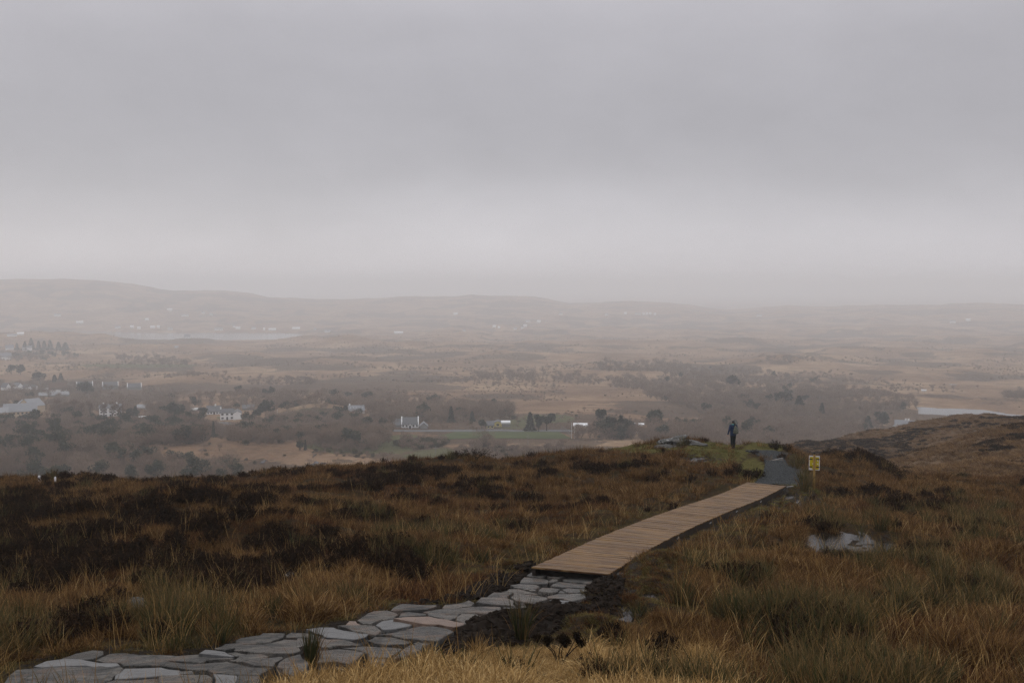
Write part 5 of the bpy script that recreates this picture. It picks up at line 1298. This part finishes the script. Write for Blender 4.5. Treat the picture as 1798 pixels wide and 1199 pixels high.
# village houses with white gables
G1 = dict(gable_front=True, turn=.5)
for (px, by, w, hw, hr, lb, k) in [(15, 685, 8, 5, 6, 'white-gabled house at far left of the village row', G1), (36, 683, 8, 5, 5, 'white-gabled house second from left in the village row', G1), (52, 684, 6, 3.5, 4.5, 'small white-gabled house third from left in the village row', G1),
                                   (65, 684, 6, 3, 4, 'small white-gabled house fourth from left in the village row', G1), (83, 683, 10, 3, 2.5, 'low white house left of the brown-roofed village house', {}),
                                   (102, 688, 26, 5, 9, 'brown-roofed house in the middle of the village row', dict(roof='tile')), (149, 684, 24, 6, 6, 'grey-roofed house with two white gables behind a dark fir', dict(parapet=True, wall='greywall')),
                                   (194, 683, 24, 5, 6, 'grey-roofed house with two white gables, next to the right end of the village', dict(parapet=True, wall='greywall')), (236, 684, 22, 4, 6, 'grey-roofed house with white right gable, at the right end of the village', dict(parapet=True, wall='greywall'))]:
    house(px, by, w, hw, hr, lb, depth=9, door=False, wins=0, group='houses of the village row', **k)
house(95, 696.5, 44, 3, 4, 'long low grey building below the village row', wall='greywall', roof='slate_pale', depth=9, door=False, name='low_building', cat='building')
house(251, 719, 18, 3, 4.5, 'pale blue-roofed house right of a tall fir', wall='greywall', roof='slate_pale', depth=9, door=False)
house(250, 739, 17, 5, 1.5, 'low white house below the pale blue-roofed house', roof='tinroof', flat=True, depth=6, door=False)
house(194, 731, 34, 14, 5, 'large white house half hidden behind bare trees', wins=5, storeys=3, depth=9, door=True, chim=(-.3, .3))
house(92, 741, 18, 3, 2, 'low white house in the wood right of the school', depth=7, door=False); house(25, 741, 9, 2.5, 2.5, 'small white house below the school', depth=6, door=False)
# house behind the right-hand hill
house(1588, 754, 30, 5, 9, 'pale-roofed house showing above the hill at right', wall='lime', roof='slate_pale', depth=9, door=False, chim=(.05, .2)); house(1575, 755, 14, 4, 6, 'gabled wing left of the house above the hill', roof='slate_pale', gable_front=True, depth=7, door=False); house(1600, 755, 10, 6, 4.5, 'gabled wing right of the house above the hill', roof='slate_pale', gable_front=True, depth=7, door=False)
house(1622, 687.5, 7, 2.2, .8, 'small white hut on the moor above the lake', flat=True, roof='tinroof', depth=4, door=False, name='hut', cat='hut')
# far houses, seen as specks in the haze
for (px, by, w, hw, hr, lb) in [(17, 614, 12, 3, 4.5, 'white gabled house below the fir row at far left'), (48, 616, 14, 5, 3, 'broad pale house in the wood below the fir row'), (88, 613, 9, 2, 1.5, 'low white house right of the fir row'), (9, 632, 18, 5, 6, 'pale-roofed house at left edge above the moor'),
                                (329, 594, 10, 2.5, 4, 'pale gabled house on the knoll in front of the bay'), (310, 611, 6, 1.5, 2, 'tiny pale house on the moor below the bay')]:
    house(px, by, w, hw, hr, lb, depth=10, door=False, far=True, roof='slate_pale', rmin=900)
ORD = ['leftmost', 'second from left', 'third from left', 'fourth from left', 'fifth from left', 'sixth from left', 'seventh from left', 'eighth from left', 'ninth from left', 'tenth from left', 'eleventh from left', 'twelfth from left', 'thirteenth from left', 'fourteenth from left', 'fifteenth from left', 'rightmost']
def nth(i, n): return 'rightmost' if i == n - 1 else ORD[i]
def specks(lst, label, group, rmin):
    lst = sorted(lst)
    for i, (px, by, w) in enumerate(lst): house(px, by, w, 2.6, 1.6, label + ', ' + nth(i, len(lst)), depth=9, door=False, far=True, roof='slate_pale' if int(px) % 2 else 'tinroof', rmin=rmin, group=group)
specks([(207, 577, 9), (232, 576, 6), (244, 578, 6), (268, 576.5, 8), (278, 576, 5), (299, 579, 8), (381, 580, 9), (389, 580, 5), (411, 575, 4), (418, 578, 8), (445, 578.5, 7), (464, 580, 3), (478, 580.5, 13), (520, 578.5, 13), (553, 580, 4), (575, 583, 10)], 'tiny white house along the far shore of the bay', 'houses along the far shore', 2600)
specks([(101, 555.5, 10), (140, 568, 11), (258, 563, 6), (298, 546, 8), (325, 556, 12), (357, 551, 5), (371, 554, 5)], 'tiny white house on the hazy slope beyond the bay', 'houses on the slope beyond the bay', 2800)
specks([(21, 591, 14), (36, 588, 10)], 'low white house on the left headland by the bay', 'houses on the left headland', 1500)
specks([(868, 575, 6), (876, 577, 4), (905, 579, 6), (917, 577, 5), (922, 574, 6), (927, 566, 8), (946, 566.5, 7), (700, 586, 16), (575, 584, 8), (800, 553, 8), (815, 582, 5), (985, 553, 6), (1065, 554, 6)], 'tiny white house scattered over the hazy plain', 'houses on the hazy plain', 1400)
specks([(1098, 552, 5), (1117, 553, 4), (1123, 553, 4), (1130, 553, 4), (1136, 553, 4), (1142, 552.5, 4), (1150, 553.5, 4), (1333, 556, 9), (1673, 567, 9), (1700, 564, 7)], 'tiny white house below the hazy right-hand skyline', 'houses below the skyline', 2000)
# ---- now the woods can stand round the houses
for (hx, hy, rad, r_, w_) in HOUSE_CLEAR:
    if r_ > 1400: continue
    bare_of &= np.hypot(xw - hx, yw - hy) > rad
    t = (xw * hx + yw * hy) / r_; off_ = np.abs(xw * hy - yw * hx) / r_          # and do not close the view of their fronts
    bare_of &= ~((t < r_) & (t > r_ - (100 if w_ > 10 else 50)) & (off_ < w_ * .5 + 2.5) & (np.arange(len(xw)) % 6 > 0))
off_w = {}; woodp = []
for i, kk in enumerate(('bare', 'shrub', 'gorse', 'ever')): off_w[i] = (len(woodp), len(K[kk])); woodp += K[kk]
m = (kk_w >= 0) & bare_of; n = m.sum(); ids = np.zeros(n, int)
for i in range(4):
    q = kk_w[m] == i; ids[q] = off_w[i][0] + rwv.integers(0, off_w[i][1], q.sum())
s = szw[m] * rwv.uniform(.6, 1.25, n)
scatter('woodland', np.stack([xw, yw, zw - .1], -1)[m], np.stack([np.zeros(n), np.zeros(n), rwv.uniform(0, 6.28, n)], -1), np.stack([s, s, s * rwv.uniform(.8, 1.2, n)], -1), ids, woodp, 'bare brown woods and scrub filling the valley floor')
# ---- trees one can tell apart
def tree(px, by, top, wpx, kind, label, seed, rmin=330, group=None):
    p = ground_at(px, by, rmin=rmin); r = math.hypot(p.x, p.y); s = r / F_PX; Hh, Rc = (by - top) * s, wpx * s / 2
    names = {'fir': 'fir_tree', 'round': 'evergreen_tree', 'pine': 'pine_tree', 'bare': 'bare_tree'}
    o = tag(link(names[kind], None, loc=(p.x, p.y, float(zt(p.x, p.y)) - .2), rotz=seed * 1.7), label, 'tree', group)
    mb = MB()
    if kind == 'bare':
        z0 = Hh * .25; V, Q, T, tt, bv, lob = bare_crown(seed, Rc * .8, Hh * .85, z0, 900, Hh * .12, .05)
        mb.tube([(0, 0, -.5), (.1, 0, z0), (.15, .1, Hh * .5)], [.3, .22, .1], 7); tr = mb.build('trunk', M['bark'], o)
        for l in lob:
            mb = MB(); mb.tube([(.1, 0, z0 * .9), tuple((Vector(l) + Vector((0, 0, z0))) * .5), tuple(l)], [.14, .09, .03], 5); mb.build('limb', M['bark'], tr)
        link('crown', mesh_np('crown', V, T, [M['twig']], False, {'along': tt, 'which': bv}), o)
    else:
        z0 = Hh * {'fir': .08, 'round': .12, 'pine': .42}[kind]
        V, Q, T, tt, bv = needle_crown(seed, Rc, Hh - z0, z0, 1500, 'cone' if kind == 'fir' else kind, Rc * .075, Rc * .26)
        mb.tube([(0, 0, -.5), (.05, 0, Hh * .5), (0, .05, Hh * .9)], [.32, .22, .05], 7); tr = mb.build('trunk', M['bark'], o)
        for q in range(5):
            az = q * 1.3 + seed; z1 = z0 + (Hh - z0) * (.1 + .15 * q); mb = MB(); mb.tube([(0, 0, z1), (math.cos(az) * Rc * .55, math.sin(az) * Rc * .55, z1 + Rc * .12)], [.09, .03], 5); mb.build('limb', M['bark'], tr)
        link('crown', mesh_np('crown', V, T, [M['fir']], False, {'along': tt, 'which': bv}), o)
for i, t in enumerate([
    (1056, 758, 713, 21, 'pine', 'tall dark pine with rounded top above the flat-roofed building'), (1074, 768, 733, 28, 'round', 'dark evergreen left in the big clump right of the tall pine'), (1090, 768, 727, 28, 'fir', 'tallest dark evergreen in the big clump right of the tall pine'), (1103, 767, 732, 22, 'round', 'dark evergreen right in the big clump right of the tall pine'),
    (1147, 752, 721, 30, 'round', 'dome-shaped dark evergreen standing alone on the right of the pitch'), (931, 757, 721, 22, 'fir', 'leftmost and tallest of the three firs behind the pitch'), (946, 758, 727, 20, 'round', 'middle of the three dark trees behind the pitch'), (960, 757, 730, 18, 'round', 'rightmost of the three dark trees behind the pitch'),
    (967, 742, 726, 18, 'round', 'rounded evergreen behind the three dark trees by the pitch'), (829, 740, 720, 13, 'fir', 'slim fir left of the yellow houses'), (792, 742, 711, 16, 'fir', 'tall fir right of the white cottage'), (607, 738, 711, 24, 'fir', 'broad dark fir at the left end of the long grey-roofed house'), (846, 753, 736, 15, 'round', 'dark bushy evergreen beside the yellow house'),
    (238, 740, 713, 15, 'fir', 'tall dark fir left of the pale blue-roofed house'), (300, 738, 711, 34, 'round', 'broad dark evergreen left of the bungalow'), (467, 736, 703, 24, 'round', 'tall bushy evergreen right of the two-storey white house'), (450, 740, 719, 16, 'round', 'smaller evergreen right of the two-storey white house'), (357, 731, 716, 15, 'round', 'round evergreen at the left end of the bungalow'),
    (1372, 714, 690, 26, 'round', 'left of the two broad evergreens in the right-hand wood'), (1403, 724, 694, 26, 'fir', 'right of the two broad evergreens in the right-hand wood'), (1443, 735, 707, 17, 'fir', 'slender fir standing right of the two broad evergreens'), (1350, 706, 693, 14, 'round', 'small evergreen left of the two broad evergreens'), (1288, 684, 661, 22, 'pine', 'flat-topped pine in the wood above the hiker'),
    (1524, 752, 730, 19, 'fir', 'fir left of the house above the hill'), (1549, 750, 726, 24, 'round', 'bushy evergreen between the fir and the house above the hill'), (1218, 750, 735, 11, 'round', 'small evergreen left of the hiker across the valley'), (1412, 706, 695, 14, 'round', 'evergreen behind the two broad evergreens in the wood'),
    (148, 694, 673, 24, 'round', 'dark fir in front of the grey-roofed village house'), (70, 674, 655, 18, 'round', 'rounded evergreen behind the village row'), (96, 676, 659, 14, 'fir', 'left of two firs behind the brown-roofed village house'), (107, 676, 656, 13, 'fir', 'right of two firs behind the brown-roofed village house'), (20, 658, 643, 15, 'round', 'left of two dark trees behind the village at left edge'), (36, 658, 642, 14, 'round', 'right of two dark trees behind the village at left edge'),
    (40, 745, 732, 22, 'round', 'dark bush in front of the school'), (375, 768, 738, 9, 'fir', 'slim dark conifer in the wood below the two-storey house'), (536, 790, 770, 7, 'fir', 'slim dark conifer at the end of the brown knoll'), (527, 790, 775, 12, 'round', 'dark bush beside the slim conifer on the brown knoll')]):
    tree(t[0], t[1], t[2], t[3], t[4], t[5], 40 + i)
for i, (px, top, w) in enumerate([(30, 603, 8), (44, 600, 10), (55, 595, 13), (68, 599, 10), (78, 599, 11), (88, 598, 12), (103, 601, 12), (115, 602, 16)]):
    tree(px, 615, top, w, 'fir', 'fir in the dark row at far left below the bay, ' + nth(i, 8), 90 + i, 900, 'firs in the far-left row')
for i, (px, by, top, w, lb) in enumerate([(850, 788, 753, 50, 'large bare tree in front of the green pitch'), (657, 775, 745, 32, 'bare tree at the right edge of the central wood'), (690, 757, 728, 24, 'bare tree left of the white cottage'), (625, 765, 735, 36, 'bare tree below the long grey-roofed house')]):
    tree(px, by, top, w, 'bare', lb, 120 + i)
for i, px in enumerate((104, 118, 131, 143, 158, 183, 197, 211)):
    tree(px, 742, 702 + (i * 5) % 9, 15, 'bare', 'tall bare tree in the row before the large white house, ' + nth(i, 8), 140 + i, 330, 'bare trees in front of the large white house')

# ------------------------------------------------------------------ pitch, road, fences, poles
M['pitch'] = plain('mown_grass', (.066, .078, .034), .95, .02, .35, .06); M['tarmac'] = plain('wet_tarmac', (.12, .12, .125), .8, .05, .15, .3)
def draped(name, poly, lift, mat, n=40):
    A = np.array(poly); bm = bmesh.new(); f = bm.faces.new([bm.verts.new((x_, y_, 0)) for x_, y_ in poly])
    bmesh.ops.triangulate(bm, faces=[f]); bmesh.ops.subdivide_edges(bm, edges=bm.edges[:], cuts=6, use_grid_fill=True)
    for v in bm.verts: v.co.z = float(zt(v.co.x, v.co.y)) + lift
    bmesh.ops.recalc_face_normals(bm, faces=bm.faces)
    if sum(f.normal.z for f in bm.faces) < 0: bmesh.ops.reverse_faces(bm, faces=bm.faces)
    me = bpy.data.meshes.new(name); bm.to_mesh(me); bm.free(); me.materials.append(mat); return tag(link(name, me), kind='structure')
draped('football_pitch', PITCH_POLY, .25, M['pitch'])
def road(pxs, width, rmin=330):
    c = [ground_at(*p, rmin=rmin) for p in pxs]; pts = resample([(q.x, q.y) for q in c], 40); V = []
    for i in range(40):
        d = pts[min(i + 1, 39)] - pts[max(i - 1, 0)]; d /= np.hypot(*d); nrm = np.array([-d[1], d[0]])
        for q in (-1, 1): p = pts[i] + nrm * q * width / 2; V.append((p[0], p[1], float(zt(pts[i][0], pts[i][1])) + .3))
    a = np.arange(39) * 2; me = mesh_np('road', V, np.stack([a, a + 2, a + 3, a + 1], -1), [M['tarmac']]); tag(link('road', me), kind='structure')
road([(690, 757), (760, 757), (820, 757), (880, 756), (910, 757.5), (960, 757), (1005, 757)], 6); road([(360, 745), (395, 742), (420, 752), (440, 757), (470, 760)], 5); road([(545, 742), (570, 738), (590, 734), (600, 731)], 4)
M['pole'] = plain('grey_pole', (.20, .19, .18), .7, .2, .15); M['palepole'] = plain('white_pole', (.62, .62, .62), .5, .3, .05)
def pole(px, by, top, label, mat='pole', arms=False, rad=.13, name='utility_pole', cat='pole'):
    p = ground_at(px, by, rmin=330); s = math.hypot(p.x, p.y) / F_PX; Hh = (by - top) * s
    o = tag(link(name, None, loc=(p.x, p.y, float(zt(p.x, p.y)) - .2), rotz=-math.atan2(p.x, p.y)), label, cat)
    mb = MB(); mb.tube([(0, 0, -.5), (0, 0, Hh)], [rad, rad * .75], 7); mb.build('shaft', M[mat], o)
    mb = MB()
    if arms: mb.box(-.9, .9, -.06, .06, Hh - .9, Hh - .75); mb.build('crossarm', M[mat], o)
    else: mb.tube([(0, 0, Hh), (0, 0, Hh + .15)], [rad, rad * .5], 7); mb.build('cap', M[mat], o)
pole(765, 799, 782, 'wooden utility pole on the green slope below the pitch', arms=True); pole(927, 781, 762, 'wooden utility pole in front of the green pitch', arms=True)
pole(1003.5, 770, 741, 'left of the two tall white goalposts at the pitch', 'palepole', name='goal_pole'); pole(1009, 769, 746, 'right of the two tall white goalposts at the pitch', 'palepole', name='goal_pole')
pole(681, 753, 743, 'short white post left of the white cottage', 'palepole', rad=.25, name='marker_post', cat='post'); pole(569, 737, 724, 'pale lamp pole beside the road at the central knoll', 'palepole', name='lamp_pole'); pole(487, 731, 718, 'pale lamp pole right of the tall bushy evergreen', 'palepole', name='lamp_pole')
def fence(pxs, hgt, label, n, mat='pole', rails=2, rmin=330, mesh_panel=False, name='fence'):
    c = [ground_at(*p, rmin=rmin) for p in pxs]; pts = resample([(q.x, q.y) for q in c], n)
    o = tag(link(name, None, loc=(pts[0][0], pts[0][1], float(zt(*pts[0])))), label, 'fence'); o0 = o.location
    P = [Vector((a[0], a[1], float(zt(a[0], a[1])))) - o0 for a in pts]
    mb = MB(); mb.box(-.06, .06, -.06, .06, -.3, hgt); pm = mb.build('post', M[mat], o); pm.location = P[0]
    for q in P[1:]: link('post', pm.data, o, q)
    for k in range(rails):
        mb = MB(); mb.tube([q + Vector((0, 0, hgt * (k + 1) / rails - .1)) for q in P], .04, 4); mb.build('rail', M[mat], o)
fence([(800, 756), (900, 755.5), (985, 755.5)], 2.2, 'dark fence along the back of the green pitch', 34); fence([(985, 756), (996, 763), (1003, 769)], 2.6, 'grey fence down the right side of the green pitch', 16)
fence([(1110, 763), (1145, 763), (1180, 763)], 1.2, 'long low white fence right of the big evergreen clump', 24, 'palepole'); fence([(1210, 763), (1232, 763)], 1.2, 'short low white fence left of the hiker across the valley', 9, 'palepole')
# little pools of water on the brown knoll
for (px, py, w) in [(398, 811, 9), (462, 811.5, 7), (554, 813, 9), (566, 814.5, 10), (552, 800.5, 4), (1673, 675, 14)]:
    c = ground_at(px, py, rmin=330); s = math.hypot(c.x, c.y) / F_PX; pts = []
    zmax = max(float(zt(c.x + w * s * .5 * math.cos(t), c.y + 4 * math.sin(t))) for t in np.linspace(0, 6.3, 12))
    for k in range(14):
        t = 6.283 * k / 14; q = 1 + .3 * math.sin(3 * t + px); pts.append((c.x + w * s * .5 * q * math.cos(t), c.y + 3.5 * q * math.sin(t)))
    sheet('pool', pts, zmax + .05, M['lake'])
rock('white_stone', gp_(70, 846, .15), (.075, .06, .17), 6.1, M['white'], 'small white stone on the left crest', .2); rock('white_stone', gp_(97, 846, .12), (.05, .045, .14), 8.1, M['white'], 'smaller white stone right of the other on the left crest', .2)
# ------------------------------------------------------------------ single plants that stand out in the foreground
def scale_at(p): return math.hypot(p.x, p.y) / F_PX
def rush_tussock(px, by, hpx, wpx, label, seed, dry=.3, lean=.25):
    p = gp_(px, by, -.02); s = scale_at(p); Hh, Rr = hpx * s, wpx * s / 2
    o = tag(link('rush_tussock', None, loc=p), label, 'rush')
    ng_ = int(150 * (1 - dry)) + 30
    link('green_stems', blade_mesh('green_stems', blades(ng_, Hh * 1.0, Rr * .35, lean, .25, .006, seed, (.10, 0), .25), M['rush']), o)
    link('dry_stems', blade_mesh('dry_stems', blades(int(150 * dry) + 20, Hh * .85, Rr * .45, lean * 1.6, .5, .005, seed + 1, (.12, 0), .35), M['deer']), o)
def grass_tussock(px, by, hpx, label, seed, group=None):
    p = gp_(px, by, -.03); s = scale_at(p); Hh = hpx * s
    o = tag(link('grass_tussock', None, loc=p, rotz=seed), label, 'grass', group)
    link('arching_blades', blade_mesh('arching_blades', blades(330, Hh * 1.15, Hh * .45, .5, 1.6, .0048, seed, (.12, -.12)), M['golden']), o)
    link('upright_blades', blade_mesh('upright_blades', blades(60, Hh * 1.25, Hh * .25, .25, .7, .0045, seed + 3, (.15, -.05)), M['golden']), o)
def heather_plant(px, by, hpx, wpx, label, seed):
    p = gp_(px, by, -.02); s = scale_at(p); o = tag(link('heather_bush', None, loc=p), label, 'heather')
    link('foliage', blade_mesh('foliage', heather_bush(seed, wpx * s / 2, hpx * s, 70, .028, 26), M['heather']), o)
    mb = MB(); r = random.Random(seed)
    for q in range(9):
        az = r.uniform(0, 6.28); t = (math.cos(az) * wpx * s * .3, math.sin(az) * wpx * s * .3, hpx * s * .7)
        mb.tube([(0, 0, -.05), (t[0] * .35, t[1] * .35, t[2] * .45), t], [.009, .007, .003], 4)
    mb.build('stems', M['heather_wood'], o)
for i, a in enumerate([(545, 1168, 78, 46, 'upright green rush tuft in front of the flagstones at bottom left', .25, .10), (915, 1122, 84, 60, 'dark rush tuft growing on the peat right of the flagstones', .25, .22), (1197, 1064, 72, 80, 'large dark rush tussock right of the puddles by the boardwalk', .3, .3), (1122, 1086, 36, 50, 'small green rush tuft below the puddles by the boardwalk', .15, .35),
                       (1298, 1026, 52, 70, 'rush tussock between the boardwalk and the long pool', .4, .35), (1318, 1128, 48, 80, 'broad rush tussock low in the right half of the bog', .5, .35), (1655, 1036, 52, 80, 'dark rush tussock near the right edge below the long pool', .25, .3), (1590, 1180, 50, 80, 'dark green rush tussock at the bottom edge on the right', .15, .4),
                       (1455, 912, 38, 60, 'rush clump just behind the long pool', .35, .3), (1546, 930, 34, 46, 'dark rush clump right of and behind the long pool', .3, .35), (1412, 862, 40, 34, 'rush clump at the foot of the yellow notice', .4, .3), (1396, 824, 26, 44, 'brown rush clump inside the bend of the gravel path', .5, .35),
                       (320, 1112, 56, 80, 'olive rush tussock right of the pale sunken boulder', .6, .35), (385, 1130, 48, 60, 'dark rush tuft just above the flagstones at left', .45, .4), (480, 1078, 44, 46, 'green rush tuft above the flagstones near the small boulder', .25, .35), (45, 1092, 50, 80, 'dark green rush tussock at the left edge above the path', .2, .4),
                       (1750, 1130, 66, 100, 'tall straw-coloured rush tussock at the right edge', .7, .3), (1080, 1150, 52, 70, 'mixed rush tussock right of the bare heather sprig', .5, .35), (845, 985, 34, 60, 'rush tuft left of the near end of the boardwalk', .35, .4), (700, 945, 34, 60, 'rush tuft in the middle of the left bog', .35, .4), (545, 912, 28, 60, 'olive rush tuft right of the heather mound', .4, .4), (1235, 1180, 46, 70, 'olive rush tussock at the bottom edge right of the golden grass', .55, .35)]):
    rush_tussock(*a[:5], 1000 + i * 7, a[5], a[6])
for i, (px, by, h, lb) in enumerate([(735, 1192, 62, 'largest golden grass tussock at the bottom edge beside the path end'), (650, 1203, 52, 'golden grass tussock in front of the tilted flagstone'), (560, 1212, 50, 'golden grass tussock under the upright green rush tuft'), (838, 1150, 34, 'small round golden tussock below the peat bank'), (800, 1200, 52, 'golden grass tussock right of the largest one at the bottom edge'), (890, 1204, 40, 'low golden tussock left of the bare heather sprig'),
                                     (1045, 1200, 40, 'pale golden tussock right of the bare heather sprig'), (1110, 1200, 46, 'pale golden tussock at the bottom edge near the dark heather'), (1160, 1203, 40, 'pale curling tussock at the bottom edge below the dark heather'), (490, 1216, 48, 'golden tussock at the left end of the golden grass')]):
    grass_tussock(px, by, h, lb, 1300 + i * 11)
for i, a in enumerate([(1165, 1160, 50, 80, 'reddish dark heather bush beside the pale golden tussocks'), (1362, 790, 18, 30, 'brown heather bush on the crest right of the hiker'), (1316, 842, 20, 44, 'brown heather bush left of the gravel path'), (835, 806, 20, 90, 'dark heather hump on the crest in the middle'), (1505, 812, 22, 110, 'dark heather hump on the crest right of the notice'), (1075, 1125, 34, 56, 'dark heather tuft right of the bare sprig'), (160, 850, 18, 70, 'dark heather hump on the left crest')]):
    heather_plant(*a, 1500 + i * 3)
# leafless heather sprig with dark tufts at its tips
p = gp_(985, 1174, -.02); s = scale_at(p); o = tag(link('heather_sprig', None, loc=p, rotz=-math.atan2(p.x, p.y)), 'bare heather sprig with dark tufts at its tips, standing before golden grass', 'heather')
for i, pts in enumerate([[(-2, 0), (-10, 22), (-16, 36), (-32, 50), (-42, 60)], [(-1, 0), (-8, 20), (-12, 34), (-22, 46), (-24, 54)], [(3, 0), (3, 18), (0, 34), (4, 46), (2, 60)], [(4, 0), (5, 20), (14, 36), (22, 50), (28, 62)], [(4, 8), (8, 26), (24, 42), (36, 52)], [(0, 2), (-4, 24), (-2, 40), (8, 52)]]):
    mb = MB(); rr = random.Random(i); mb.tube([(a * s, rr.uniform(-.05, .05), b * s) for a, b in pts], [.010, .009, .007, .005, .004][:len(pts)], 5); st_ = mb.build('stem', M['heather_wood'], o)
    a, b = pts[-1]; V_, Q_, T_, tt_, bv_ = heather_bush(1700 + i, (7 + i % 3 * 2) * s, (11 + i % 2 * 5) * s, 34, .012, 24)
    link('tuft', blade_mesh('tuft', (V_, Q_, T_, tt_, bv_ * .4), M['heather']), o, (a * s, 0, (b - 6) * s))
